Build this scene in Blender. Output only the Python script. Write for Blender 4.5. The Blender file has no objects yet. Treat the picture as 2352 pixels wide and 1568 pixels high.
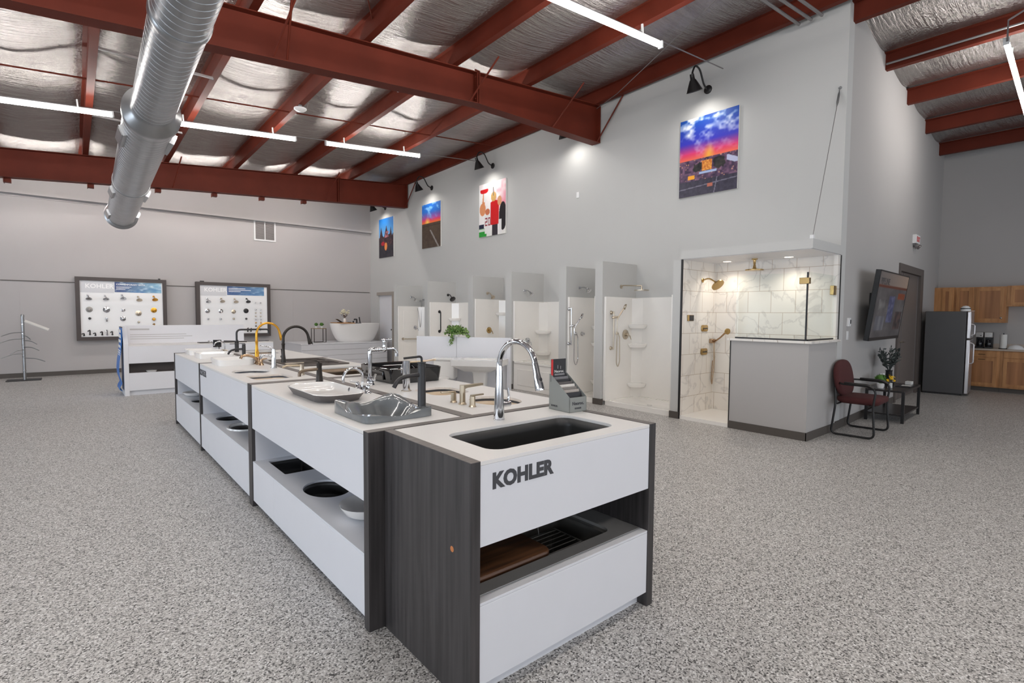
import bpy, bmesh, math, random
from mathutils import Vector, Matrix
random.seed(11)
SC = bpy.context.scene
COL = SC.collection
PI = math.pi
# ------------------------------------------------------------------ materials
def lin(c):
    r = []
    for v in c[:3]:
        v = v / 255.0
        r.append(v / 12.92 if v <= .04045 else ((v + .055) / 1.055) ** 2.4)
    return (r[0], r[1], r[2], 1.0)
def new_mat(name):
    m = bpy.data.materials.new(name); m.use_nodes = True
    nt = m.node_tree; nt.nodes.clear()
    out = nt.nodes.new('ShaderNodeOutputMaterial'); b = nt.nodes.new('ShaderNodeBsdfPrincipled')
    nt.links.new(b.outputs[0], out.inputs[0])
    return m, nt, b
def mat(name, col, rough=.5, metal=0.0, var=.03, scale=6.0, bump=0.0, bscale=60.0, spec=.5, coat=0.0):
    """procedural paint / plastic / metal: a colour with a little noise variation"""
    m, nt, b = new_mat(name); N = nt.nodes.new; L = nt.links.new
    tc = N('ShaderNodeTexCoord')
    nz = N('ShaderNodeTexNoise'); nz.inputs['Scale'].default_value = scale; nz.inputs['Detail'].default_value = 3
    L(tc.outputs['Object'], nz.inputs['Vector'])
    rp = N('ShaderNodeValToRGB'); c = lin(col)
    rp.color_ramp.elements[0].position = .3; rp.color_ramp.elements[1].position = .7
    rp.color_ramp.elements[0].color = tuple(max(0, x * (1 - var)) for x in c[:3]) + (1,)
    rp.color_ramp.elements[1].color = tuple(min(1, x * (1 + var)) for x in c[:3]) + (1,)
    L(nz.outputs[0], rp.inputs[0]); L(rp.outputs[0], b.inputs['Base Color'])
    b.inputs['Roughness'].default_value = rough; b.inputs['Metallic'].default_value = metal
    b.inputs['Specular IOR Level'].default_value = spec; b.inputs['Coat Weight'].default_value = coat
    if bump:
        n2 = N('ShaderNodeTexNoise'); n2.inputs['Scale'].default_value = bscale; n2.inputs['Detail'].default_value = 4
        bp = N('ShaderNodeBump'); bp.inputs['Strength'].default_value = bump; bp.inputs['Distance'].default_value = .01
        L(tc.outputs['Object'], n2.inputs['Vector']); L(n2.outputs[0], bp.inputs['Height']); L(bp.outputs[0], b.inputs['Normal'])
    return m
def grain(name, c1, c2, rough=.45, axis=2, scale=30.0, stretch=.04):
    m, nt, b = new_mat(name); N = nt.nodes.new; L = nt.links.new
    tc = N('ShaderNodeTexCoord'); mp = N('ShaderNodeMapping')
    s = [1, 1, 1]; s[axis] = stretch; mp.inputs['Scale'].default_value = s
    nz = N('ShaderNodeTexNoise'); nz.inputs['Scale'].default_value = scale; nz.inputs['Detail'].default_value = 6
    rp = N('ShaderNodeValToRGB'); rp.color_ramp.elements[0].position = .32; rp.color_ramp.elements[1].position = .68
    rp.color_ramp.elements[0].color = lin(c1); rp.color_ramp.elements[1].color = lin(c2)
    L(tc.outputs['Object'], mp.inputs[0]); L(mp.outputs[0], nz.inputs['Vector']); L(nz.outputs[0], rp.inputs[0]); L(rp.outputs[0], b.inputs['Base Color'])
    b.inputs['Roughness'].default_value = rough
    return m
def emis(name, col, strength):
    m, nt, b = new_mat(name)
    b.inputs['Base Color'].default_value = lin(col); b.inputs['Emission Color'].default_value = lin(col)
    b.inputs['Emission Strength'].default_value = strength
    return m
def vcol(name, rough=.5, emit=0.0, spec=.4):
    m, nt, b = new_mat(name); N = nt.nodes.new; L = nt.links.new
    a = N('ShaderNodeVertexColor'); a.layer_name = 'print'
    L(a.outputs[0], b.inputs['Base Color']); b.inputs['Roughness'].default_value = rough; b.inputs['Specular IOR Level'].default_value = spec
    if emit:
        L(a.outputs[0], b.inputs['Emission Color']); b.inputs['Emission Strength'].default_value = emit
    return m
M = {}
M['wall'] = mat('grey wall paint', (196, 196, 194), .85, bump=.05, bscale=90, var=.012, scale=.7)
M['wall2'] = mat('grey wall paint two', (180, 177, 175), .85, var=.02, scale=.7)
M['metalwall'] = mat('grey wall panel', (184, 180, 179), .7, var=.03, scale=.5)
M['base'] = mat('taupe rubber baseboard', (84, 78, 73), .6)
M['white'] = mat('white melamine panel', (226, 226, 230), .38, var=.006)
M['counter'] = mat('white countertop', (232, 229, 226), .3, var=.01, scale=3)
M['inner'] = mat('white shelf lining', (222, 223, 228), .5, var=.006)
M['ceramic'] = mat('white ceramic', (240, 238, 235), .12, var=.004, coat=.4)
M['acrylic'] = mat('white acrylic', (246, 243, 238), .18, var=.006, coat=.3)
M['cream'] = mat('cream ceramic', (233, 215, 190), .2, var=.01)
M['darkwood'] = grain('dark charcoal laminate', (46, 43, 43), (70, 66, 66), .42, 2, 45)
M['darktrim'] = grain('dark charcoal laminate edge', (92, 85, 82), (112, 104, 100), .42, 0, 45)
M['frame'] = mat('dark brown frame', (74, 66, 64), .5)
M['slate'] = mat('slate grey shell', (98, 93, 92), .45, var=.05, scale=30)
M['greyglass'] = mat('grey glazed basin', (112, 116, 118), .12, var=.14, scale=9, coat=.5)
M['chrome'] = mat('chrome', (206, 207, 210), .08, 1.0, var=.004)
M['nickel'] = mat('brushed nickel', (198, 186, 168), .28, 1.0, var=.02)
M['champagne'] = mat('champagne bronze', (192, 178, 156), .28, 1.0, var=.02)
M['gold'] = mat('brushed gold', (216, 160, 62), .28, 1.0, var=.02)
M['brass'] = mat('satin brass', (186, 156, 104), .25, 1.0, var=.03)
M['rosebronze'] = mat('light bronze', (182, 152, 122), .25, 1.0, var=.03)
M['black'] = mat('matte black metal', (38, 36, 37), .38, var=.08)
M['blackgloss'] = mat('glossy black', (16, 16, 18), .06, var=.05, coat=.6)
M['bronze'] = mat('dark bronze', (54, 49, 45), .3, .6, var=.05)
M['steel'] = mat('brushed steel basin', (150, 147, 143), .38, .55, var=.05, scale=14)
M['steelrim'] = mat('brushed steel rim', (186, 184, 181), .42, .45, var=.04, scale=14)
M['sinkdark'] = mat('dark grey basin', (62, 62, 62), .4, .35, var=.05, scale=10)
M['granite'] = mat('dark brown granite', (74, 66, 61), .5, var=.2, scale=160)
M['brownsteel'] = mat('bronze steel basin', (120, 106, 92), .32, .9, var=.08, scale=10)
M['redsteel'] = mat('red oxide steel', (98, 40, 27), .58, var=.12, scale=2.5, spec=.18)
M['galv'] = mat('galvanised steel', (166, 168, 170), .33, .95, var=.07, scale=5)
M['conduit'] = mat('grey conduit', (140, 136, 136), .4, .6)
M['lamp'] = emis('led diffuser', (255, 250, 245), 60.0)
M['housing'] = mat('white lamp housing', (225, 225, 225), .5)
M['shadein'] = emis('lamp bulb', (255, 240, 220), 25.0)
M['downlight'] = emis('downlight lens', (255, 230, 200), 9.0)
M['plastic'] = mat('white plastic', (232, 232, 232), .4)
M['burgundy'] = mat('burgundy fabric', (76, 33, 33), .9, var=.15, scale=120, bump=.2, bscale=300)
M['blackmetal'] = mat('black powder coat', (22, 21, 22), .4)
M['tabletop'] = mat('dark table top', (40, 36, 36), .3, var=.1)
M['door'] = mat('taupe door paint', (112, 102, 97), .5, var=.02)
M['doorframe2'] = mat('pale taupe door frame', (158, 150, 142), .5, var=.02)
M['doorframe'] = mat('dark taupe door frame', (92, 84, 80), .5, var=.02)
M['fridge'] = mat('dark grey fridge side', (72, 71, 72), .45, var=.03)
M['fridgedoor'] = mat('stainless fridge door', (196, 192, 192), .3, .8)
M['oak'] = grain('honey oak', (166, 114, 66), (200, 146, 94), .45, 2, 14, .12)
M['oakpanel'] = grain('honey oak centre panel', (130, 84, 48), (184, 128, 82), .45, 2, 9, .05)
M['laminate'] = mat('speckled laminate', (186, 172, 158), .4, var=.1, scale=80)
M['leaf'] = mat('green leaves', (74, 116, 42), .6, var=.35, scale=25)
M['leaf2'] = mat('pale variegated leaves', (120, 150, 82), .6, var=.4, scale=40)
M['leafdark'] = mat('dusty dark leaves', (70, 78, 76), .7, var=.3, scale=30)
M['petal'] = mat('cream petals', (240, 234, 208), .7, var=.05)
M['yellow'] = mat('yellow petals', (244, 200, 40), .6)
M['bamboo'] = mat('bamboo wood', (196, 136, 70), .5, var=.1)
M['walnut'] = grain('dark walnut', (56, 38, 28), (112, 74, 48), .4, 0, 26, .08)
M['woodplug'] = mat('pale raw wood', (196, 122, 70), .6)
M['blue'] = mat('bright blue vinyl', (20, 112, 200), .35, var=.04)
M['greybox'] = mat('grey card', (140, 142, 138), .6)
M['ink'] = mat('dark grey lettering', (66, 66, 70), .5)
M['whiteink'] = mat('white lettering', (255, 255, 255), .4, var=0)
M['paleink'] = mat('pale grey print', (190, 188, 188), .6)
M['red'] = mat('red lettering', (206, 40, 40), .5)
M['boardface'] = mat('white display board', (250, 250, 250), .35, var=.004)
M['boardgrey'] = mat('pale grey header', (216, 217, 220), .4, var=.004)
M['blackcard'] = mat('black card', (36, 34, 38), .5, var=.1)
M['paper'] = mat('paper', (225, 224, 220), .8)
M['signal'] = mat('dark glass', (24, 24, 28), .1)

def floor_material():
    m, nt, b = new_mat('epoxy flake floor'); N = nt.nodes.new; L = nt.links.new
    tc = N('ShaderNodeTexCoord')
    v = N('ShaderNodeTexVoronoi'); v.inputs['Scale'].default_value = 150
    L(tc.outputs['Object'], v.inputs['Vector'])
    sp = N('ShaderNodeSeparateColor'); L(v.outputs['Color'], sp.inputs[0])
    rp = N('ShaderNodeValToRGB'); rp.color_ramp.interpolation = 'CONSTANT'
    e = rp.color_ramp.elements
    e[0].position = 0; e[0].color = lin((74, 72, 70)); e[1].position = .10; e[1].color = lin((136, 133, 130))
    for p, c in ((.28, (182, 178, 174)), (.52, (202, 198, 194)), (.76, (218, 215, 211)), (.92, (238, 236, 234))):
        k = e.new(p); k.color = lin(c)
    L(sp.outputs[0], rp.inputs[0])
    nz = N('ShaderNodeTexNoise'); nz.inputs['Scale'].default_value = 60; nz.inputs['Detail'].default_value = 3
    L(tc.outputs['Object'], nz.inputs['Vector'])
    mx = N('ShaderNodeMix'); mx.data_type = 'RGBA'; mx.blend_type = 'MULTIPLY'; mx.inputs['Factor'].default_value = .35
    r2 = N('ShaderNodeValToRGB'); r2.color_ramp.elements[0].position = .35; r2.color_ramp.elements[0].color = (.55, .55, .55, 1)
    r2.color_ramp.elements[1].position = .6; L(nz.outputs[0], r2.inputs[0])
    L(rp.outputs[0], mx.inputs['A']); L(r2.outputs[0], mx.inputs['B']); L(mx.outputs['Result'], b.inputs['Base Color'])
    b.inputs['Roughness'].default_value = .42; b.inputs['Specular IOR Level'].default_value = .35
    return m
M['floor'] = floor_material()

def foil_material():
    m, nt, b = new_mat('silver scrim insulation'); N = nt.nodes.new; L = nt.links.new
    tc = N('ShaderNodeTexCoord'); mp = N('ShaderNodeMapping'); mp.inputs['Scale'].default_value = (.45, 5.0, 1)
    L(tc.outputs['Object'], mp.inputs[0])
    n1 = N('ShaderNodeTexNoise'); n1.inputs['Scale'].default_value = 4.5; n1.inputs['Detail'].default_value = 6; n1.inputs['Roughness'].default_value = .6
    L(mp.outputs[0], n1.inputs['Vector'])
    n2 = N('ShaderNodeTexNoise'); n2.inputs['Scale'].default_value = 30; n2.inputs['Detail'].default_value = 2
    L(tc.outputs['Object'], n2.inputs['Vector'])
    ad = N('ShaderNodeMath'); ad.operation = 'MULTIPLY_ADD'; ad.inputs[1].default_value = .18
    L(n2.outputs[0], ad.inputs[0]); L(n1.outputs[0], ad.inputs[2])
    bp = N('ShaderNodeBump'); bp.inputs['Strength'].default_value = .8; bp.inputs['Distance'].default_value = .05
    L(ad.outputs[0], bp.inputs['Height']); L(bp.outputs[0], b.inputs['Normal'])
    rp = N('ShaderNodeValToRGB'); rp.color_ramp.elements[0].color = lin((128, 122, 120)); rp.color_ramp.elements[1].color = lin((206, 202, 199))
    L(n1.outputs[0], rp.inputs[0]); L(rp.outputs[0], b.inputs['Base Color'])
    b.inputs['Metallic'].default_value = .88; b.inputs['Roughness'].default_value = .27
    return m
M['foil'] = foil_material()

def tile_material(name, ax, ay):
    """white marble tile, 60 x 30 cm running bond, grey veins; ax / ay: object axes used across and up the wall"""
    m, nt, b = new_mat(name); N = nt.nodes.new; L = nt.links.new
    tc = N('ShaderNodeTexCoord'); sx = N('ShaderNodeSeparateXYZ'); cx = N('ShaderNodeCombineXYZ')
    L(tc.outputs['Object'], sx.inputs[0]); L(sx.outputs[ax], cx.inputs[0]); L(sx.outputs[ay], cx.inputs[1])
    br = N('ShaderNodeTexBrick'); br.inputs['Scale'].default_value = 1.0; br.offset = .5
    br.inputs['Brick Width'].default_value = .33; br.inputs['Row Height'].default_value = .31; br.inputs['Mortar Size'].default_value = .0035
    br.inputs['Color1'].default_value = (1, 1, 1, 1); br.inputs['Color2'].default_value = (.94, .94, .94, 1); br.inputs['Mortar'].default_value = lin((206, 194, 182))
    L(cx.outputs[0], br.inputs['Vector'])
    nz = N('ShaderNodeTexNoise'); nz.inputs['Scale'].default_value = 2.2; nz.inputs['Detail'].default_value = 4; nz.inputs['Distortion'].default_value = .5
    L(tc.outputs['Object'], nz.inputs['Vector'])
    rp = N('ShaderNodeValToRGB'); e = rp.color_ramp.elements
    e[0].position = .475; e[0].color = lin((242, 237, 230)); e[1].position = .525; e[1].color = lin((242, 237, 230))
    k = e.new(.5); k.color = lin((222, 217, 211))
    L(nz.outputs[0], rp.inputs[0])
    mx = N('ShaderNodeMix'); mx.data_type = 'RGBA'; mx.blend_type = 'MULTIPLY'; mx.inputs['Factor'].default_value = 1
    L(rp.outputs[0], mx.inputs['A']); L(br.outputs[0], mx.inputs['B']); L(mx.outputs['Result'], b.inputs['Base Color'])
    b.inputs['Roughness'].default_value = .22
    return m
M['tile_yz'] = tile_material('marble tile back', 1, 2)
M['tile_xz'] = tile_material('marble tile side', 0, 2)
M['marblecap'] = tile_material('marble cap', 0, 1)
def glass_material():
    """thin pane: clear transmission, Fresnel reflection"""
    m = bpy.data.materials.new('clear glass'); m.use_nodes = True; nt = m.node_tree; nt.nodes.clear(); N = nt.nodes.new; L = nt.links.new
    o = N('ShaderNodeOutputMaterial'); t = N('ShaderNodeBsdfTransparent'); g = N('ShaderNodeBsdfGlossy'); x = N('ShaderNodeMixShader'); f = N('ShaderNodeFresnel')
    t.inputs[0].default_value = (.965, .985, .975, 1); g.inputs['Roughness'].default_value = 0.0; f.inputs[0].default_value = 1.35
    gm = N('ShaderNodeNewGeometry'); mm = N('ShaderNodeMath'); mm.operation = 'MULTIPLY_ADD'; mm.inputs[1].default_value = -1; mm.inputs[2].default_value = 1
    ml = N('ShaderNodeMath'); ml.operation = 'MULTIPLY'; L(gm.outputs['Backfacing'], mm.inputs[0]); L(mm.outputs[0], ml.inputs[0]); L(f.outputs[0], ml.inputs[1])
    L(ml.outputs[0], x.inputs[0]); L(t.outputs[0], x.inputs[1]); L(g.outputs[0], x.inputs[2]); L(x.outputs[0], o.inputs[0])
    return m
M['glass'] = glass_material()

# ------------------------------------------------------------------ mesh builder
class MB:
    def __init__(s): s.bm = bmesh.new()
    def face(s, pts):
        try: return s.bm.faces.new([s.bm.verts.new(p) for p in pts])
        except ValueError: return None
    def box(s, x0, x1, y0, y1, z0, z1, mtx=None):
        x0, x1 = min(x0, x1), max(x0, x1); y0, y1 = min(y0, y1), max(y0, y1); z0, z1 = min(z0, z1), max(z0, z1)
        v = [Vector(p) for p in ((x0,y0,z0),(x1,y0,z0),(x1,y1,z0),(x0,y1,z0),(x0,y0,z1),(x1,y0,z1),(x1,y1,z1),(x0,y1,z1))]
        if mtx: v = [mtx @ p for p in v]
        q = [s.bm.verts.new(p) for p in v]
        for f in ((0,3,2,1),(4,5,6,7),(0,1,5,4),(1,2,6,5),(2,3,7,6),(3,0,4,7)): s.bm.faces.new([q[i] for i in f])
        return s
    def loft(s, loops, cap0=True, cap1=True, closed=True):
        R = [[s.bm.verts.new(p) for p in l] for l in loops]
        n = len(R[0])
        for a, b in zip(R, R[1:]):
            for i in range(n if closed else n - 1):
                j = (i + 1) % n; s.bm.faces.new((a[i], a[j], b[j], b[i]))
        if cap0: s.bm.faces.new(list(reversed(R[0])))
        if cap1: s.bm.faces.new(R[-1])
        return s
    def tube(s, pts, r, n=12, caps=True, flat=1.0):
        pts = [Vector(p) for p in pts]; k = len(pts)
        rs = r if isinstance(r, (list, tuple)) else [r] * k
        t = []
        for i in range(k):
            d = (pts[min(i+1, k-1)] - pts[max(i-1, 0)]); t.append(d.normalized() if d.length > 1e-9 else Vector((0,0,1)))
        u = t[0].orthogonal().normalized()
        if abs(t[0].z) < .95: u = Vector((0,0,1)).cross(t[0]).normalized()
        loops = []
        for i in range(k):
            u = (u - t[i] * u.dot(t[i])).normalized(); w = t[i].cross(u)
            loops.append([pts[i] + (u * math.cos(2*PI*j/n) + w * math.sin(2*PI*j/n) * flat) * rs[i] for j in range(n)])
        return s.loft(loops, caps, caps)
    def cyl(s, a, b, r0, r1=None, n=20): return s.tube([a, b], [r0, r0 if r1 is None else r1], n)
    def lathe(s, prof, c=(0,0,0), n=28, sx=1.0, sy=1.0, cap0=True, cap1=True):
        c = Vector(c)
        return s.loft([[c + Vector((math.cos(2*PI*j/n)*r*sx, math.sin(2*PI*j/n)*r*sy, z)) for j in range(n)] for r, z in prof], cap0, cap1)
    def disc(s, c, nrm, prof, n=24):
        """lathe along direction nrm: prof = (radius, distance)"""
        q = Vector(nrm).normalized().to_track_quat('Z', 'Y').to_matrix(); c = Vector(c)
        return s.loft([[c + q @ Vector((math.cos(2*PI*j/n)*r, math.sin(2*PI*j/n)*r, z)) for j in range(n)] for r, z in prof])
    def ball(s, c, r, sx=1, sy=1, sz=1, n=14):
        return s.lathe([(max(1e-4, r*math.sin(PI*i/(n//2*2))), -r*sz*math.cos(PI*i/(n//2*2))) for i in range(n//2*2+1)], c, n, sx, sy, False, False)
    def slab(s, outer, holes, z0, z1):
        """flat plate with holes, thickness z0..z1"""
        tb = bmesh.new(); ed = []
        for lp in [outer] + holes:
            vs = [tb.verts.new((p[0], p[1], 0)) for p in lp]
            ed += [tb.edges.new((vs[i], vs[(i+1) % len(vs)])) for i in range(len(vs))]
        bmesh.ops.triangle_fill(tb, use_beauty=True, edges=ed)
        for z, flip in ((z1, False), (z0, True)):
            mp = {v: s.bm.verts.new((v.co.x, v.co.y, z)) for v in tb.verts}
            for f in tb.faces:
                vs = [mp[v] for v in f.verts]
                up = f.normal.z > 0
                if f.normal.length < .5: f.normal_update(); up = f.normal.z > 0
                s.bm.faces.new(vs if up != flip else list(reversed(vs)))
        tb.free()
        for lp in [outer] + holes:
            n = len(lp)
            for i in range(n):
                a, b = lp[i], lp[(i+1) % n]
                s.face(((a[0],a[1],z0),(b[0],b[1],z0),(b[0],b[1],z1),(a[0],a[1],z1)))
        bmesh.ops.remove_doubles(s.bm, verts=s.bm.verts, dist=1e-5)
        bmesh.ops.recalc_face_normals(s.bm, faces=s.bm.faces)
        return s
    def build(s, name, m, parent=None, smooth=True, bevel=0.0, loc=None, rotz=0, angle=.7, seg=2, solid=0.0):
        me = bpy.data.meshes.new(name); s.bm.normal_update(); s.bm.to_mesh(me); s.bm.free()
        me.materials.append(M[m] if isinstance(m, str) else m)
        if smooth:
            me.shade_smooth(); me.set_sharp_from_angle(angle=angle)
        o = bpy.data.objects.new(name, me); COL.objects.link(o)
        if parent: o.parent = parent
        if loc is not None: o.location = loc
        if rotz: o.rotation_euler = (0, 0, rotz)
        if solid:
            md = o.modifiers.new('thickness', 'SOLIDIFY'); md.thickness = solid; md.offset = -1
        if bevel:
            md = o.modifiers.new('soft edge', 'BEVEL'); md.width = bevel; md.segments = seg; md.limit_method = 'ANGLE'; md.angle_limit = .6
        return o
def tag(o, label, cat, group=None, kind=None):
    if label: o['label'] = label
    if cat: o['category'] = cat
    if group: o['group'] = group
    if kind: o['kind'] = kind
    return o
def thing(name, label, cat, loc=(0,0,0), rotz=0.0, group=None):
    o = bpy.data.objects.new(name, None); COL.objects.link(o); o.empty_display_size = .1
    o.location = loc; o.rotation_euler = (0, 0, rotz)
    return tag(o, label, cat, group)
def struct(o, label=None): return tag(o, label, None, None, 'structure')
def copy_tree(o, parent=None):
    c = o.copy(); COL.objects.link(c)
    if parent: c.parent = parent
    for ch in list(o.children): copy_tree(ch, c)
    return c
def plain_box(name, m, x0, x1, y0, y1, z0, z1, parent=None, bevel=0.0):
    return MB().box(x0, x1, y0, y1, z0, z1).build(name, m, parent, smooth=bool(bevel), bevel=bevel)
def rr(x0, x1, y0, y1, r, n=6):
    pts = []
    for cx, cy, a0 in ((x1-r, y1-r, 0), (x0+r, y1-r, PI/2), (x0+r, y0+r, PI), (x1-r, y0+r, 1.5*PI)):
        for i in range(n+1):
            a = a0 + PI/2*i/n; pts.append((cx + r*math.cos(a), cy + r*math.sin(a)))
    return pts
def ell(cx, cy, rx, ry, n=36): return [(cx + rx*math.cos(2*PI*i/n), cy + ry*math.sin(2*PI*i/n)) for i in range(n)]
def scaled(lp, k, kx=None):
    cx = sum(p[0] for p in lp)/len(lp); cy = sum(p[1] for p in lp)/len(lp)
    return [(cx+(p[0]-cx)*k, cy+(p[1]-cy)*k) for p in lp]
def at_z(lp, z): return [(p[0], p[1], z) for p in lp]
def bowl(lp, z, depth, taper=.9, mb=None):
    """open basin hanging below loop lp at height z"""
    mb = mb or MB()
    ls = [at_z(scaled(lp, 1.0), z)]
    for i in range(1, 7):
        a = PI/2*i/6
        ls.append(at_z(scaled(lp, 1-(1-taper)*(1-math.cos(a))), z - depth*.75*math.sin(a)*1.0 if i < 6 else z - depth*.75))
    for i in range(1, 6):
        a = PI/2*i/5
        ls.append(at_z(scaled(lp, taper - .12*(1-math.cos(a)) - .02*i/5), z - depth*.75 - depth*.25*math.sin(a)))
    mb.loft(list(reversed(ls)), True, False)
    return mb
def arc(c, r, a0, a1, n, u=(1,0,0), w=(0,0,1)):
    c = Vector(c); u = Vector(u); w = Vector(w)
    return [c + u*(r*math.cos(a0+(a1-a0)*i/n)) + w*(r*math.sin(a0+(a1-a0)*i/n)) for i in range(n+1)]
def fillet(pts, r, n=6):
    pts = [Vector(p) for p in pts]; out = [pts[0]]
    for i in range(1, len(pts)-1):
        a, b, c = pts[i-1], pts[i], pts[i+1]
        d = min(r, (a-b).length*.49, (c-b).length*.49); p = b+(a-b).normalized()*d; q = b+(c-b).normalized()*d
        for k in range(n+1):
            t = k/n; out.append(p*(1-t)**2 + b*2*t*(1-t) + q*t*t)
    return out + [pts[-1]]
def text(name, body, size, m, loc, rot, parent=None, extrude=.0015, bold=0.0, align='LEFT'):
    cu = bpy.data.curves.new(name, 'FONT'); cu.body = body; cu.size = size; cu.extrude = extrude; cu.offset = bold; cu.align_x = align; cu.space_character = 1.03
    cu.resolution_u = 3
    tmp = bpy.data.objects.new(name, cu); COL.objects.link(tmp)
    dg = bpy.context.evaluated_depsgraph_get(); dg.update()
    me = bpy.data.meshes.new_from_object(tmp.evaluated_get(dg)); bpy.data.objects.remove(tmp)
    me.materials.clear(); me.materials.append(M[m])
    o = bpy.data.objects.new(name, me); COL.objects.link(o); o.location = loc; o.rotation_euler = rot
    if parent: o.parent = parent
    return o
FACE_F = (PI/2, 0, 0)            # lettering that faces -Y
FACE_L = (PI/2, 0, -PI/2)        # lettering that faces -X
# value noise for printed pictures
def _h(i, j, s): 
    x = math.sin(i*127.1 + j*311.7 + s*74.7) * 43758.5453
    return x - math.floor(x)
def vn(x, y, s=0):
    i, j = math.floor(x), math.floor(y); u, v = x-i, y-j; u = u*u*(3-2*u); v = v*v*(3-2*v)
    return (_h(i,j,s)*(1-u)+_h(i+1,j,s)*u)*(1-v) + (_h(i,j+1,s)*(1-u)+_h(i+1,j+1,s)*u)*v
def fbm(x, y, s=0): return .5*vn(x,y,s) + .3*vn(2.1*x,2.1*y,s+3) + .2*vn(4.3*x,4.3*y,s+7)
def mix(a, b, t):
    t = max(0, min(1, t)); return tuple(p*(1-t)+q*t for p, q in zip(a, b))
def picture(name, fn, P, nu, nv, m, parent):
    """a printed sheet: grid of nu x nv cells, corner function P(u,v) gives the place, fn(u,v) the sRGB ink"""
    me = bpy.data.meshes.new(name); vs = []; fs = []; cs = []
    for j in range(nv+1):
        for i in range(nu+1):
            vs.append(P(i/nu, j/nv)); cs.append(lin(fn(i/nu, j/nv)))
    for j in range(nv):
        for i in range(nu):
            a = j*(nu+1)+i; fs.append((a, a+1, a+nu+2, a+nu+1))
    me.from_pydata(vs, [], fs); me.materials.append(M[m])
    ca = me.color_attributes.new('print', 'FLOAT_COLOR', 'POINT')
    for k, c in enumerate(cs): ca.data[k].color = c
    o = bpy.data.objects.new(name, me); COL.objects.link(o)
    if parent: o.parent = parent
    return o
M['print'] = vcol('poster print', .45)
M['screen'] = vcol('screen picture', .45, .12, .2)
DAY_L, DAY_F, EXPO = 100.0, 60.0, 0.05
# ------------------------------------------------------------------ camera
CH = 1.5; FL = 1194.0; YAW, PITCH, ROLL = 0.70185, 0.05226, 0.00743
_f = Vector((math.sin(YAW)*math.cos(PITCH), math.cos(YAW)*math.cos(PITCH), -math.sin(PITCH)))
_r = Vector((math.cos(YAW), -math.sin(YAW), 0)); _u = _r.cross(_f)
_r2 = _r*math.cos(ROLL) + _u*math.sin(ROLL); _u2 = -_r*math.sin(ROLL) + _u*math.cos(ROLL)
cam = bpy.data.cameras.new('camera'); co = bpy.data.objects.new('camera', cam); COL.objects.link(co)
co.matrix_world = Matrix(((_r2.x, _u2.x, -_f.x, 0), (_r2.y, _u2.y, -_f.y, 0), (_r2.z, _u2.z, -_f.z, CH), (0, 0, 0, 1)))
cam.sensor_width = 36; cam.lens = 36*FL/2352; cam.clip_end = 200; cam.clip_start = .05
SC.camera = co

# ------------------------------------------------------------------ the room
XL, YF, YB = -6.5, -6.0, 16.0            # left wall, wall behind the camera, back wall
def xw(y): return 7.66 - .0145*(y-2.45)   # poster wall
def yt(x): return 2.45 + .045*(x-7.66)    # television wall
def zp(x, y): return 4.737 + .0833*x - .0222*(y-6.56)   # underside of the purlins over the showroom
def zq(x): return 5.33 - .062*(x-7.77)                  # and over the kitchen corner
XK = 14.8
struct(plain_box('floor', 'floor', XL-.2, XK+.3, YF-.2, YB+.2, -.1, 0))
# back wall: lower and upper panels with a seam, eave trim
struct(plain_box('wall_back', 'metalwall', XL, 7.6, YB, YB+.15, 0, 5.6))
struct(plain_box('trim_1', 'base', XL, 7.42, YB-.012, YB, 2.16, 2.178), 'thin dark seam across the back wall')
m = MB(); m.box(XL, 7.44, YB-.16, YB, 4.10, 4.13).box(XL, 7.44, YB-.02, YB, 4.02, 4.10).box(XL, 7.44, YB-.16, YB-.145, 4.07, 4.10)
struct(m.build('trim_2', 'metalwall', smooth=False), 'long girt ledge across the back wall')
for i, x in enumerate((-.9, 1.35, 5.0)): struct(plain_box('trim_%d' % (i+3), 'metalwall', x, x+.012, YB-.006, YB, .1, 2.16))
struct(plain_box('baseboard_back', 'base', XL, 4.7, YB-.02, YB, 0, .1))
# poster wall (slightly out of square) with the doorway near the back corner
def wall_slab(name, p, q, th, z0, z1, m='wall', ztop=None):
    """vertical slab from p to q (plan points, visible face), thickness th to the right-hand side"""
    p = Vector((p[0], p[1], 0)); q = Vector((q[0], q[1], 0)); d = (q-p).normalized(); n = Vector((d.y, -d.x, 0))*th
    za, zb = (z1, z1) if ztop is None else ztop
    mb = MB(); b = MB()
    mb.loft([[(p.x,p.y,z0),(q.x,q.y,z0),(q.x+n.x,q.y+n.y,z0),(p.x+n.x,p.y+n.y,z0)], [(p.x,p.y,za),(q.x,q.y,zb),(q.x+n.x,q.y+n.y,zb),(p.x+n.x,p.y+n.y,za)]])
    return mb
mb = wall_slab('w', (xw(YB+.1), YB+.1), (xw(15.45), 15.45), -.2, 0, 5.2)
for a, b_, z0 in ((15.45, 14.45, 2.10), (14.45, 2.45, 0)):
    k = wall_slab('w', (xw(a), a), (xw(b_), b_), -.2, z0, 0, ztop=(zp(xw(a), a)+.30, zp(xw(b_), b_)+.30))
    me = bpy.data.meshes.new('t'); k.bm.to_mesh(me); mb.bm.from_mesh(me); k.bm.free()
struct(mb.build('wall_right', 'wall', smooth=False))
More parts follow.
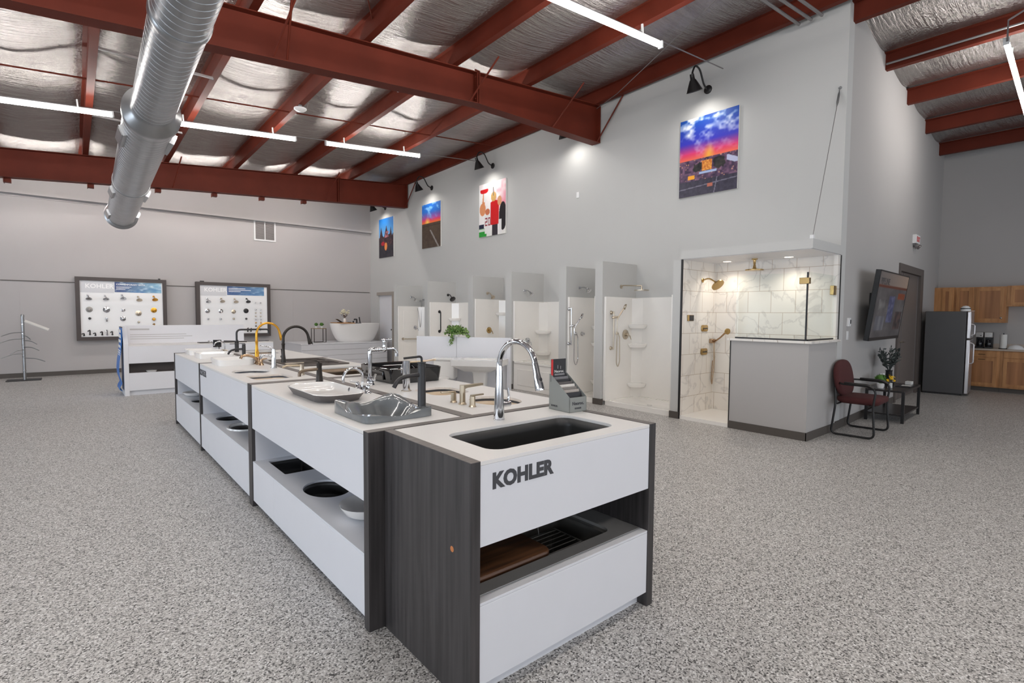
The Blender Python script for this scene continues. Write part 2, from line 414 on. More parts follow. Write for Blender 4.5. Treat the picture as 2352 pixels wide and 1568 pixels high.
# television wall and kitchen wall
mb = wall_slab('w', (7.68, yt(7.68)), (10.98, yt(10.98)), -.2, 0, 0, ztop=(5.55, 5.36))
for a, b_, z0 in ((10.98, 13.02, 2.41), (13.02, XK+.1, 0)):
    k = wall_slab('w', (a, yt(a)), (b_, yt(b_)), -.2, z0, 0, ztop=(zq(a)+.24, zq(b_)+.24))
    me = bpy.data.meshes.new('t'); k.bm.to_mesh(me); mb.bm.from_mesh(me); k.bm.free()
struct(mb.build('wall_television', 'wall2', smooth=False))
struct(plain_box('wall_kitchen', 'wall2', XK, XK+.2, YF, 2.8, 0, 5.3))
struct(wall_slab('b', (7.68, yt(7.68)-.012), (10.95, yt(10.95)-.012), -.012, 0, .11).build('baseboard_television', 'base', smooth=False))
# left wall and wall behind the camera: big shop windows, out of view
def window_wall(name, horiz, fixed, lo, hi, wins, zs, zt, top):
    mb = MB(); e = [lo] + [v for w in wins for v in w] + [hi]
    def bx(a, b, z0, z1):
        if horiz: mb.box(a, b, fixed-.15, fixed, z0, z1)
        else: mb.box(fixed-.15, fixed, a, b, z0, z1)
    for i in range(0, len(e), 2): bx(e[i], e[i+1], 0, top)
    for a, b in wins: bx(a, b, 0, zs); bx(a, b, zt, top)
    return struct(mb.build(name, 'metalwall', smooth=False))
LW = [(-3.5, -.9), (.6, 3.2), (4.4, 7.0), (9.85, 12.4)]
window_wall('wall_left', False, XL, YF, YB, LW, .5, 2.7, 4.9)
FW = [(-4.5, -1.5), (.5, 3.5), (5.5, 8.5), (10.5, 13.0)]
window_wall('wall_front', True, YF, XL, XK, FW, .5, 2.7, 5.9)
nwin = 0
for wins, horiz in ((LW, False), (FW, True)):
    for a, b in wins:
        nwin += 1
        mb = MB(); c = (a+b)/2
        for s0, s1, z0, z1 in ((a, a+.06, .5, 2.7), (b-.06, b, .5, 2.7), (c-.03, c+.03, .5, 2.7), (a, b, .5, .56), (a, b, 2.64, 2.7)):
            if horiz: mb.box(s0, s1, YF-.1, YF-.04, z0, z1)
            else: mb.box(XL-.1, XL-.04, s0, s1, z0, z1)
        struct(mb.build('window_%d' % nwin, 'frame', smooth=False))
# insulation under the roof: sags between the purlins
PX = [7.44, 5.74, 4.3, 2.95, 1.6, .25, -1.1, -2.5, -3.9, -5.3]
def foil(name, x_of, n, ys, zf, sag):
    vs = []; fs = []
    for j, y in enumerate(ys):
        for i in range(n+1):
            x, t = x_of(i); w = .5+.5*vn(x*1.7, y*.9, 5)
            vs.append((x, y, zf(x, y) - sag*w*math.sin(PI*t)**.8 + .035*(fbm(x*.8, y*3.4, 2)-.5)*math.sin(PI*t)))
    W_ = n+1
    for j in range(len(ys)-1):
        for i in range(n): a = j*W_+i; fs.append((a, a+W_, a+W_+1, a+1))
    me = bpy.data.meshes.new(name); me.from_pydata(vs, [], fs); me.materials.append(M['foil']); me.shade_smooth()
    o = bpy.data.objects.new(name, me); COL.objects.link(o); return struct(o)
bx = sorted([XL] + PX + [8.4]); NB = 14
foil('ceiling', lambda i: (bx[min(i//NB, len(bx)-2)]*(1-(i-NB*min(i//NB, len(bx)-2))/NB) + bx[min(i//NB, len(bx)-2)+1]*(i-NB*min(i//NB, len(bx)-2))/NB, (i-NB*min(i//NB, len(bx)-2))/NB),
     NB*(len(bx)-1), [YF + (YB+.1-YF)*k/150 for k in range(151)], lambda x, y: zp(x, y)+.24, .13)
QX = [7.80, 9.485, 10.99, 12.62, 14.14]
bq = [8.2] + QX[1:] + [XK+.1]
foil('ceiling_kitchen', lambda i: (bq[min(i//NB, 4)]*(1-(i-NB*min(i//NB, 4))/NB) + bq[min(i//NB, 4)+1]*(i-NB*min(i//NB, 4))/NB, (i-NB*min(i//NB, 4))/NB),
     NB*5, [YF + (2.9-YF)*k/60 for k in range(61)], lambda x, y: zq(x)+.26, .12)
struct(plain_box('roof', 'base', XL-.2, XK+.2, YF-.2, YB+.2, 6.0, 6.1))
# ------------------------------------------------------------------ steel
ORD = ['first', 'second', 'third', 'fourth', 'fifth', 'sixth', 'seventh', 'eighth', 'ninth', 'tenth']
def purlin(x, y0, y1, zfun, label, group):
    t = thing('steel_purlin', label, 'roof beam', (x, (y0+y1)/2, 0), 0, group)
    w = MB(); hy = (y1-y0)/2; ym = (y0+y1)/2
    za, zb = zfun(y0), zfun(y1)
    w.loft([[(-.006,-hy,za+.012),(.006,-hy,za+.012),(.006,-hy,za+.23),(-.006,-hy,za+.23)], [(-.006,hy,zb+.012),(.006,hy,zb+.012),(.006,hy,zb+.23),(-.006,hy,zb+.23)]])
    w.build('web', 'redsteel', t, smooth=False)
    for nm, x0, x1, dz in (('bottom_flange', -.006, .085, 0), ('top_flange', -.085, .006, .22)):
        f = MB(); f.loft([[(x0,-hy,za+dz),(x1,-hy,za+dz),(x1,-hy,za+dz+.012),(x0,-hy,za+dz+.012)], [(x0,hy,zb+dz),(x1,hy,zb+dz),(x1,hy,zb+dz+.012),(x0,hy,zb+dz+.012)]])
        f.build(nm, 'redsteel', t, smooth=False)
    return t
for i, x in enumerate(PX[:8]):
    lab = 'red steel purlin running along the top of the poster wall' if i == 0 else 'red steel roof purlin, %s out from the poster wall' % ORD[i]
    purlin(x, -3.5, YB, lambda y, x=x: zp(x, y), lab, 'red purlins over the showroom')
for i, x in enumerate(QX):
    lab = ['dark red purlin nearest the wall corner over the television wall', 'dark red purlin carrying a grey conduit above the television wall', 'dark red purlin, third from the wall corner above the television',
           'dark red purlin, second from the kitchen wall', 'dark red purlin nearest the kitchen wall'][i]
    p = purlin(x, -4.5, yt(x), lambda y, x=x: zq(x)-.03*(x < 8), lab, 'red purlins over the kitchen corner')
def rafter(y, x0, x1, topf, botpts, label, braces):
    t = thing('steel_rafter', label, 'roof beam', (0, y, 0), 0, 'deep red steel rafters')
    w = MB(); top = [(x, topf(x)-.014) for x, z in botpts]; n = len(botpts)
    w.loft([[(x, s, z) for x, z in botpts] + [(x, s, z) for x, z in reversed(top)] for s in (-.006, .006)])
    w.build('web', 'redsteel', t, smooth=False)
    f = MB()
    for (xa, za), (xb, zb) in zip(botpts, botpts[1:]): f.loft([[(xa,-.1,za-.012),(xb,-.1,zb-.012),(xb,.1,zb-.012),(xa,.1,za-.012)], [(xa,-.1,za),(xb,-.1,zb),(xb,.1,zb),(xa,.1,za)]])
    f.build('bottom_flange', 'redsteel', t, smooth=False)
    g = MB(); g.loft([[(x0,-.1,topf(x0)-.014),(x1,-.1,topf(x1)-.014),(x1,.1,topf(x1)-.014),(x0,.1,topf(x0)-.014)], [(x0,-.1,topf(x0)-.002),(x1,-.1,topf(x1)-.002),(x1,.1,topf(x1)-.002),(x0,.1,topf(x0)-.002)]])
    g.build('top_flange', 'redsteel', t, smooth=False)
    def bot(x):
        for (xa, za), (xb, zb) in zip(botpts, botpts[1:]):
            if xa <= x <= xb: return za+(zb-za)*(x-xa)/(xb-xa)
        return botpts[-1][1]
    for xs in braces['splice']:
        s = MB(); s.box(xs-.028, xs-.008, -.1, .1, bot(xs), topf(xs)+.0).box(xs+.008, xs+.028, -.1, .1, bot(xs), topf(xs)+.0)
        for dz in (.05, .15, -.05, -.15):
            zc = bot(xs)+.06 if dz > 0 else topf(xs)-.07
            for sy in (-.06, .06): s.cyl((xs-.045, sy, zc+abs(dz)-.05), (xs+.045, sy, zc+abs(dz)-.05), .012, n=8)
        s.build('splice_plate', 'redsteel', t, smooth=False)
    for xs, dx in braces['diag']:
        s = MB(); s.tube([(xs, -.09, bot(xs)+.01), (xs+dx, -.62, topf(xs+dx)+.03)], .014, 6); s.build('flange_brace', 'redsteel', t, smooth=False)
    e = MB(); e.box(x1-.02, x1, -.1, .1, bot(x1), topf(x1)-.014); e.build('end_plate', 'redsteel', t, smooth=False)
    return t
rafter(6.56, XL, 7.57, lambda x: zp(x, 6.56), [(XL, 3.69), (1.13, 4.362), (4.77, 4.682), (7.57, 4.695)],
       'deep red steel rafter crossing the room above the islands', dict(splice=[4.77], diag=[(4.62, .12), (6.35, .18), (7.5, .06), (1.85, .1), (2.0, -.1)]))
rafter(13.62, XL, 7.46, lambda x: zp(x, 13.62), [(XL, 3.61), (-.95, 3.983), (1.78, 4.19), (7.46, 4.548)],
       'deep red steel rafter in front of the back wall', dict(splice=[5.45], diag=[(5.1, .15), (1.75, .1), (7.4, .05)]))
def rbot(x):
    return 3.983 + (x+.95)*.0758 if x < 1.78 else 4.19 + (x-1.78)*.063
for i, x in enumerate((-.86, .36, 1.5, 2.58, 3.6, 4.6)):
    o = MB().box(x-.05, x+.05, 13.66, 13.78, rbot(x)-.085, rbot(x)-.013).box(x-.055, x-.045, 13.62, 13.80, rbot(x)-.095, rbot(x)-.013).build('purlin_bracket', 'redsteel', smooth=False)
    tag(o, 'small red bracket hanging below the far rafter, %s from the left' % ORD[i], 'bracket', 'brackets hanging below the far rafter')
# thin rods and struts under the roof
def rod(pts, r, m, label, cat, name, group=None):
    return tag(MB().tube(pts, r, 8).build(name, m), label, cat, group)
rod([(-2, 9.45, zp(-2, 9.45)+.02), (7.4, 9.45, zp(7.4, 9.45)+.02)], .012, 'redsteel', 'thin dark bracing rod running across the purlins', 'rod', 'bracing_rod')
rod([(3.0, 6.3, 5.15), (1.2, 3.4, 4.98)], .008, 'redsteel', 'thin diagonal rod running off the near rafter', 'rod', 'bracing_rod')
rod([(6.0, 3.2, 5.35), (7.35, 5.9, 5.35), (7.5, 6.5, 5.3)], .006, 'conduit', 'thin cable running from the purlins to the near rafter end', 'cable', 'steel_cable')
for x0, x1, y in ((.25, 1.6, 8.4), (.25, 1.6, 11.1)):
    o = MB().box(x0, x1, y-.02, y+.02, zp(x0, y)+.03, zp(x0, y)+.036).box(x0, x1, y+.016, y+.02, zp(x0, y)+.03, zp(x0, y)+.07).build('angle_strut', 'conduit', smooth=False)
    o.rotation_euler = (0, 0, 0); tag(o, 'pale angle strut between purlins %s the far row of strip lights' % ('in front of' if y < 10 else 'behind'), 'strut', 'pale struts beside the duct')
for i, (a, b) in enumerate((((6.0, 3.04, 5.30), (7.5, 3.0, 5.38)), ((6.1, 2.92, 5.31), (7.5, 2.85, 5.38)), ((6.3, 2.78, 5.33), (7.5, 2.72, 5.38)))):
    rod([a, b], .02, 'conduit', '%s of three grey conduits above the top of the poster wall' % ('leftmost', 'middle', 'rightmost')[i], 'pipe', 'conduit_pipe', 'grey conduits by the wall corner')
# ------------------------------------------------------------------ strip lights
def led(x0, x1, y, z0, z1, label, axis='x'):
    d = Vector((x1-x0, 0, z1-z0)); L_ = d.length; t = thing('strip_light', label, 'ceiling light', ((x0+x1)/2, y, (z0+z1)/2), 0, 'linear ceiling lights')
    t.rotation_euler = (0, -math.atan2(d.z, d.x), 0)
    plain_box('housing', 'housing', -L_/2, L_/2, -.014, .014, .0, .05, t)
    df = MB(); df.loft([[(sx, .029*math.cos(a), -.029*math.sin(a)) for a in [-.5*PI+.35 + (2*PI-.7)*k/14 for k in range(15)]] for sx in (-L_/2+.01, L_/2-.01)])
    df.build('diffuser', 'lamp', t)
    for sx in (-L_/2, L_/2): MB().box(sx-.012, sx+.012, -.031, .031, -.031, .052).build('end_cap', 'plastic', t, smooth=False)
    for sx in (-L_*.32, L_*.32): MB().box(sx-.01, sx+.01, -.012, .012, .05, .16).build('clip', 'plastic', t, smooth=False)
    return t
def zl(x): return 4.447 + .0833*x
rows = {4.0: [(3.7, 5.83), (1.0, 3.1), (-1.7, .4)], 7.0: [(3.72, 5.88), (1.0, 3.18), (-1.7, .49)], 10.16: [(3.84, 5.9), (1.1, 3.27), (-1.7, .56)],
        14.0: [(3.84, 5.9), (1.1, 3.27), (-1.7, .56)],  # row added out of sight behind the far rafter to brighten the back wall
        .9: [(3.7, 5.83), (1.0, 3.1), (-1.7, .4)], -2.2: [(3.7, 5.83), (1.0, 3.1), (-1.7, .4)]}
for y, spans in rows.items():
    for k, (a, b) in enumerate(spans):
        where = {4.0: 'in the row nearest the poster wall corner', 7.0: 'in the row along the near rafter', 10.16: 'in the row between the two rafters', 14.0: 'in the unseen added row behind the far rafter', .9: 'in the row overhead', -2.2: 'in the row behind the viewer'}[y]
        led(a, b, y, zl(a), zl(b), 'white linear light %s, %s from the poster wall' % (where, ORD[k]))
    rod([(-4.5, y, zl(-4.5)+.06), (7.4, y, zl(7.4)+.06)], .008, 'conduit', 'thin conduit carrying the strip lights ' + where, 'pipe', 'lighting_conduit', 'thin conduits along the light rows')
led(9.22, 11.75, 1.16, 5.02, 4.62, 'white linear light hanging over the kitchen corner')
for yy in (1.16,): rod([(11.6, yy, 4.70), (11.6, yy, zq(11.6)+.2)], .006, 'conduit', 'thin hanger rod of the strip light %s' % ('over the kitchen corner' if yy > 0 else 'behind the kitchen one'), 'rod', 'hanger_rod')
rod([(9.2, 1.15, 5.02), (9.2, 1.15, 5.28), (9.15, .6, 5.5)], .012, 'conduit', 'bent grey conduit feeding the kitchen strip light', 'pipe', 'conduit_pipe')
rod([(9.40, 2.5, zq(9.485)+.05), (9.40, -3, zq(9.485)+.05)], .016, 'conduit', 'long grey conduit clipped along a dark purlin', 'pipe', 'conduit_pipe')
# white dome under the roof
t = thing('ceiling_sensor', 'small white dome sensor hanging under a purlin', 'sensor', (2.98, 9.0, 4.86))
MB().lathe([(.0, -.03), (.07, -.025), (.1, 0), (.1, .015), (.0, .02)], n=24, cap0=False, cap1=False).build('dome', 'plastic', t)
MB().cyl((0,0,.015), (0,0,.10), .03).build('neck', 'galv', t)
# ------------------------------------------------------------------ spiral duct
t = thing('spiral_duct', 'galvanised spiral air duct running below the rafters', 'air duct', (0, 0, 0))
def ax(y): return Vector((.588 + .02*y, y, 3.755 - .0129*y))
def ribbed(y0, y1, r, pitch):
    prof = []; n = int((y1-y0)/pitch)
    for k in range(n):
        y = y0+(y1-y0)*k/n; d = (y1-y0)/n
        prof += [(r, y), (r, y+d*.88), (r-.009, y+d*.91), (r-.009, y+d*.96)]
    prof.append((r, y1)); mb = MB(); N_ = 40
    mb.loft([[ax(y)+Vector((math.cos(2*PI*j/N_)*q, 0, math.sin(2*PI*j/N_)*q)) for j in range(N_)] for q, y in prof]); return mb
ribbed(2.2, 6.9, .2, .10).build('upper_run', 'galv', t, angle=.4)
ribbed(7.0, 14.1, .25, .115).build('lower_run', 'galv', t, angle=.4)
N_ = 40
def ring(pr): return MB().loft([[ax(y)+Vector((math.cos(2*PI*j/N_)*q, 0, math.sin(2*PI*j/N_)*q)) for j in range(N_)] for q, y in pr])
ring([(.2, 6.78), (.21, 6.86), (.275, 6.95), (.275, 7.06), (.25, 7.1)]).build('reducer_collar', 'galv', t)
ring([(.256, 10.6), (.262, 10.62), (.262, 10.68), (.256, 10.7)]).build('band', 'galv', t)
ring([(.206, 4.6), (.212, 4.62), (.212, 4.68), (.206, 4.7)]).build('band', 'galv', t)
ring([(.25, 14.06), (.30, 14.1), (.30, 14.13), (.24, 14.16), (.05, 14.14)]).build('end_cap', 'galv', t)
for y in (7.75, 11.2, 13.55):
    for s in (-1, 1):
        c = ax(y); mt = Matrix.Translation(c) @ Matrix.Rotation(s*PI*.62, 4, 'Y')
        MB().box(-.06, .06, -.28, .28, .235, .285, mt).box(-.045, .045, -.25, .25, .28, .289, mt).build('side_register', 'galv', t, smooth=False)
# ------------------------------------------------------------------ louvre vent on the back wall
t = thing('wall_vent', 'square louvred vent high on the back wall', 'vent', (4.26, YB, 3.82))
MB().box(-.29, .29, -.03, 0, -.29, -.25).box(-.29, .29, -.03, 0, .25, .29).box(-.29, -.25, -.03, 0, -.25, .25).box(.25, .29, -.03, 0, -.25, .25).box(-.012, .012, -.03, 0, -.25, .25).build('frame', 'plastic', t, smooth=False)
s = MB()
for k in range(16): s.box(-.25, .25, -.022, -.001, -.245+k*.031, -.228+k*.031, Matrix.Translation((0, 0, 0)))
s.build('slats', 'conduit', t, smooth=False); plain_box('backing', 'base', -.25, .25, -.004, -.001, -.25, .25, t)
# ------------------------------------------------------------------ wing walls and shower bays on the poster wall
XF = 6.70
WY = [(12.78, 12.92), (11.15, 11.30), (9.26, 9.44), (7.95, 8.14), (6.45, 6.62), (5.62, 5.78), (4.17, 4.30)]
WZ = [2.26, 2.30, 2.33, 2.345, 2.355, 2.385, 2.30]
for i, ((a, b), z) in enumerate(zip(WY, WZ)):
    struct(plain_box('wall_partition' + ('' if i == 0 else '.%03d' % i), 'wall', XF, xw(b)+.03, a, b, 0, z))
    struct(MB().box(XF-.012, XF, a-.012, b+.012, 0, .1).box(XF, XF+.04, a-.012, a, 0, .1).build('baseboard_partition' + ('' if i == 0 else '.%03d' % i), 'base', smooth=False))
bays = [(11.30, 12.78, 1.70), (9.44, 11.15, 1.785), (8.14, 9.26, 1.83), (6.62, 7.95, 1.765), (5.78, 6.45, 1.815), (4.30, 5.62, 1.805)]
blabel = ['in the bay nearest the doorway', 'in the bay with black fittings', 'in the bay with a brass valve', 'in the bay holding a bathtub', 'in the narrow bay with a slide bar', 'in the bay next to the tiled shower']
def shower(y0, y1, ztop, k):
    xa = XF+.05; xb = xw((y0+y1)/2)-.005; g = .004
    t = thing('shower_stall', 'white acrylic shower surround ' + blabel[k], 'shower', (0, 0, 0), 0, 'white showers along the poster wall')
    th = .03; zb = .07 if k != 3 else .56
    ya, yb = y0+g, y1-g
    MB().box(xa, xb, yb-th, yb, zb, ztop).box(xa-.012, xa+.02, yb-th-.012, yb, zb, ztop).build('side_panel', 'acrylic', t, bevel=.006)
    MB().box(xa, xb, ya, ya+th, zb, ztop).box(xa-.012, xa+.02, ya, ya+th+.012, zb, ztop).build('side_panel', 'acrylic', t, bevel=.006)
    MB().box(xb-th, xb, ya, yb, zb, ztop).build('back_panel', 'acrylic', t, bevel=.006)
    yc = yb-th; xc = xb-th
    # corner column with moulded shelves
    MB().loft([[(xc-.13, yc, z), (xc, yc-.13, z), (xc, yc, z)] for z in (zb, ztop-.02)]).build('corner_column', 'acrylic', t, smooth=False)
    sh = {0: [], 1: [1.39], 2: [1.54], 3: [1.165, .73], 4: [1.30, .99, .29], 5: [1.34, 1.01, .32]}[k]
    for z in sh:
        lp = [(xc, yc)] + [(xc-.23*math.cos(a), yc-.23*math.sin(a)) for a in [PI/2*q/8 for q in range(9)]]
        MB().loft([at_z(scaled(lp, .82), z-.07), at_z(lp, z-.02), at_z(lp, z)]).build('corner_shelf', 'acrylic', t, bevel=.006)
    if k == 3:
        lp = rr(xa-.03, xb-th, ya+th, yb-th, .05); inner = rr(xa+.06, xb-th-.06, ya+th+.1, yb-th-.1, .16)
        b = MB().slab(lp, [inner], .53, .565); b.build('tub_rim', 'acrylic', t, bevel=.012)
        bowl(inner, .55, .42, .85).build('tub_basin', 'acrylic', t, solid=.01)
        plain_box('tub_apron', 'acrylic', xa-.015, xa+.03, ya+th, yb-th, 0, .53, t, bevel=.01)
        plain_box('apron_panel', 'acrylic', xa-.024, xa-.012, ya+.16, yb-.16, .1, .42, t, bevel=.01)
    else:
        lp = rr(xa, xb-th, ya+th, yb-th, .02); inner = rr(xa+.07, xb-th-.05, ya+th+.05, yb-th-.05, .05)
        MB().slab(lp, [inner], 0, .075).build('pan_rim', 'acrylic', t, bevel=.012)
        MB().loft([at_z(inner, .066), at_z(scaled(inner, .9), .045), at_z(scaled(inner, .1), .036)], False, True).build('pan_floor', 'acrylic', t)
        MB().lathe([(.001, .037), (.045, .037), (.045, .041), (.001, .042)], ((xa+xb)/2-.05, (y0+y1)/2, 0), 18, cap0=False, cap1=False).build('drain', 'chrome', t)
    if k == 0:
        MB().box(xa+.14, xb-.2, yc-.008, yc, .2, ztop-.12).build('moulded_panel', 'acrylic', t, bevel=.004)
    return t
for k, (a, b, z) in enumerate(bays): shower(a, b, z, k)
# fittings: every one hangs on the left side of its bay (plane y = ys)
def head_arm(x, ys, z, reach, drop, r_head, m, label, kind='tilt'):
    """arm out of the side wall, away from it (towards -Y), with the head at its end"""
    t = thing('overhead_shower', label, 'shower head', (x, ys, z))
    MB().disc((0,0,0), (0,-1,0), [(.034, 0), (.034, .006), (.02, .014)]).build('flange', m, t)
    if kind == 'rain':
        pts = fillet([(0,0,0), (0,-.04,.02), (0,-reach,.0), (0,-reach,-drop)], .06)
        MB().tube(pts, .011).build('arm', m, t)
        MB().lathe([(.012, .05), (.02, .02), (r_head, .012), (r_head, 0), (.001, -.004)], (0,-reach,-drop-.04), 28, cap1=False).build('head', m, t)
    else:
        pts = fillet([(0,0,0), (0,-reach*.5,.015), (0,-reach,-drop)], .05)
        MB().tube(pts, .011).build('arm', m, t)
        MB().disc((0,-reach,-drop), (0,-.75,-.66), [(.014, -.01), (.024, .015), (r_head*.5, .03), (r_head, .062), (r_head, .078), (r_head*.9, .082), (.001, .084)]).build('head', m, t)
    return t
def valve(x, ys, z, r, m, label, lever=True):
    t = thing('shower_valve', label, 'shower valve', (x, ys, z))
    MB().disc((0,0,0), (0,-1,0), [(r, 0), (r, .006), (r*.86, .014), (r*.3, .016)]).build('trim_plate', m, t)
    MB().disc((0,-.01,0), (0,-1,0), [(r*.32, 0), (r*.32, .05), (r*.2, .06)]).build('hub', m, t)
    if lever: MB().tube([(0,-.05,0), (.035,-.07,-.02), (.05,-.085,-.085)], [.011, .009, .007]).build('lever', m, t)
    return t
def slide_bar(x, ys, z0, z1, m, label, hx, hz, headz, loop):
    t = thing('hand_shower', label, 'hand shower', (x, ys, z0))
    H = z1-z0
    MB().tube([(0,-.06,-.02), (0,-.06,H+.02)], .011).build('bar', m, t)
    for z in (0, H):
        b = MB(); b.disc((0,0,z), (0,-1,0), [(.032, 0), (.032, .01), (.018, .02), (.018, .06)]); b.build('bracket', m, t)
    MB().disc((0,-.06,headz-z0-.06), (.5,-.4,.1), [(.02, -.03), (.022, .03), (.014, .05), (.012, .09)]).build('holder', m, t)
    p = Vector((.06,-.11,headz-z0-.05)); q = p+Vector((.10,-.05,.17))
    MB().tube([p-Vector((.02,-.01,.05)), p, q], [.009, .012, .013]).build('handle', m, t)
    MB().disc(q, (.45,-.7,-.25), [(.012, -.02), (.045, -.006), (.05, .012), (.046, .02), (.001, .022)]).build('spray_head', m, t)
    e = Vector((hx-x, -.03, hz-z0)); a = p-Vector((.02,-.01,.05))
    pts = [a, a+Vector((.0,0,-.25)), Vector((a.x+.02, -.08, loop-z0+.08)), Vector(((a.x+e.x)/2, -.08, loop-z0)), Vector((e.x, -.07, loop-z0+.09)), e+Vector((0,-.03,-.06)), e]
    MB().tube(fillet(pts, .12), .0075, 8).build('hose', m, t)
    MB().disc((e.x,0,e.z), (0,-1,0), [(.03, 0), (.03, .008), (.016, .02), (.014, .035)]).build('wall_outlet', m, t)
    return t
YS = {k: bays[k][1]-.034 for k in range(6)}
W_ = {k: bays[k][1]-.0005 for k in range(6)}
head_arm(7.15, W_[0], 1.95, .2, .04, .05, 'chrome', 'chrome shower head with hand spray in the bay nearest the doorway')
t = head_arm(7.29, W_[1], 1.975, .16, .06, .075, 'black', 'matte black shower head in the second bay from the doorway')
head_arm(7.10, W_[2], 1.965, .15, .05, .05, 'nickel', 'small nickel shower head in the bay with a brass valve')
head_arm(7.05, W_[3], 1.975, .16, .03, .045, 'chrome', 'small chrome shower head above the bathtub bay')
head_arm(7.06, W_[4], 1.985, .16, .01, .05, 'chrome', 'small chrome shower head in the narrow bay with a slide bar')
head_arm(7.19, W_[5], 1.985, .42, .04, .12, 'nickel', 'wide nickel rain head on a long arm beside the tiled shower', 'rain')
valve(7.263, YS[0], 1.113, .06, 'chrome', 'chrome cross-handle shower valve in the bay nearest the doorway')
valve(7.31, YS[1], 1.141, .075, 'black', 'round black shower valve behind the trailing plant', False)
valve(7.124, YS[2], 1.141, .07, 'brass', 'round brass shower valve in the third bay from the doorway')
valve(7.105, YS[3], .95, .075, 'chrome', 'round chrome tub valve beside the big chrome faucet arc')
valve(7.284, YS[5], 1.166, .085, 'nickel', 'nickel shower valve with lever in the bay beside the tiled shower')
slide_bar(6.745, YS[4], .985, 1.60, 'chrome', 'chrome slide bar hand shower in the narrow bay', 6.92, 1.16, 1.36, .59)
slide_bar(6.89, YS[5], .945, 1.54, 'nickel', 'nickel slide bar hand shower with looped hose in the last bay', 7.05, 1.19, 1.52, .62)
tag(MB().disc((7.09, YS[4], 1.157), (0,-1,0), [(.034, 0), (.034, .01), (.026, .016), (.024, .055), (.001, .057)]).build('shower_tap', 'chrome'), 'small round chrome knob beside the slide bar outlet', 'shower valve')
tag(MB().disc((6.77, 6.45, 1.15), (0,-1,0), [(.018, 0), (.018, .02), (.001, .024)]).build('robe_hook', 'chrome'), 'small chrome hook on the wing wall by the narrow bay', 'hook')
def grab_bar(pts, m, label):
    t = thing('grab_bar', label, 'grab bar', pts[0]); o = Vector(pts[0])
    q = [Vector(p)-o for p in pts]; y = Vector((0,-.06,0))
    MB().tube(fillet([q[0], q[0]+y, q[1]+y, q[1]], .03), .014).build('bar', m, t)
    for p in q: MB().disc(p, (0,-1,0), [(.038, 0), (.038, .008), (.018, .012)]).build('flange', m, t)
grab_bar([(7.014, YS[1], 1.06), (7.014, YS[1], 1.55)], 'black', 'vertical black grab bar in the second bay from the doorway')
grab_bar([(6.88, YS[0], .807), (7.42, YS[0], .80)], 'nickel', 'horizontal nickel grab bar in the bay nearest the doorway')
t = thing('hand_shower', 'chrome hand spray on a hose in the bay nearest the doorway', 'hand shower', (7.42, YS[0], 1.85))
MB().tube([(0,-.05,0), (0,-.16,.03)], [.011, .012]).disc((0,-.16,.03), (.1,-.5,-.8), [(.012, -.02), (.045, 0), (.045, .015), (.001, .018)]).build('spray_head', 'chrome', t)
MB().tube(fillet([(0,-.05,0), (.0,-.06,-.5), (-.04,-.06,-.8), (-.08,-.05,-.4), (-.1,-.02,-.2)], .2), .007, 8).build('hose', 'chrome', t)
MB().disc((0,.002,0), (0,-1,0), [(.03, 0), (.03, .02), (.015, .05)]).build('bracket', 'chrome', t)

# ------------------------------------------------------------------ tiled corner shower
TB = xw(3.4)
struct(plain_box('wall_tiled_back', 'tile_yz', TB-.02, TB+.0, 2.45, 4.17, 0, 2.30))
struct(plain_box('wall_tiled_side', 'tile_xz', XF+.01, TB-.02, 4.15, 4.17, 0, 2.30))
struct(plain_box('trim_10', 'blackmetal', XF-.004, XF+.012, 4.144, 4.172, 0, 2.30))
hw = MB().box(XF, XF+.12, 2.44, 3.405, 0, 1.175).box(XF+.12, TB-.02, 2.445, 2.56, 0, 1.175)
struct(hw.build('wall_half', 'wall2', smooth=False))
struct(MB().box(XF-.012, XF, 2.43, 3.405, 0, .1).box(XF-.012, 7.66, 2.428, 2.44, 0, .1).build('baseboard_half', 'base', smooth=False))
struct(plain_box('trim_11', 'blackmetal', XF-.006, XF+.006, 3.40, 3.412, 0, 1.175))
struct(plain_box('trim_12', 'blackmetal', 7.655, 7.67, 2.436, 2.45, 1.2, 2.30))
cap = MB().slab([(XF-.03, 2.405), (XF-.03, 3.44), (XF+.15, 3.44), (XF+.15, 2.59), (7.655, 2.59), (7.655, 2.405)], [], 1.175, 1.205)
tag(cap.build('marble_ledge', 'marblecap', bevel=.004), 'white marble cap along the top of the shower half wall', 'ledge')
struct(plain_box('wall_jamb', 'tile_xz', 7.58, 7.66, 2.446, 2.50, 1.205, 2.30))
tag(MB().box(XF+.005, TB-.022, 3.415, 4.148, 0, .05).box(XF+.125, TB-.022, 2.565, 3.415, 0, .05).build('shower_pan', 'acrylic', smooth=False), 'white shower pan on the floor of the tiled corner shower', 'shower pan')
for p, q, lab in (((XF+.03, 2.50), (XF+.03, 3.36), 'front clear glass panel above the shower half wall'), ((XF+.05, 2.48), (7.575, 2.48), 'side clear glass panel above the shower half wall')):
    t = thing('shower_glass', lab, 'glass panel', (0,0,0), 0, 'shower glass panels')
    zt = 2.03
    if p[0] == q[0]: MB().box(p[0]-.005, p[0]+.005, p[1], q[1], 1.222, zt).build('pane', 'glass', t, smooth=False); MB().box(p[0]-.011, p[0]+.011, p[1]-.02, q[1], 1.205, 1.223).box(p[0]-.011, p[0]+.011, p[1]-.016, p[1]-.002, 1.223, zt).build('seal', 'blackmetal', t, smooth=False)
    else: MB().box(p[0], q[0], p[1]-.005, p[1]+.005, 1.222, zt).build('pane', 'glass', t, smooth=False); MB().box(p[0], q[0], p[1]-.011, p[1]+.011, 1.205, 1.223).build('seal', 'blackmetal', t, smooth=False)
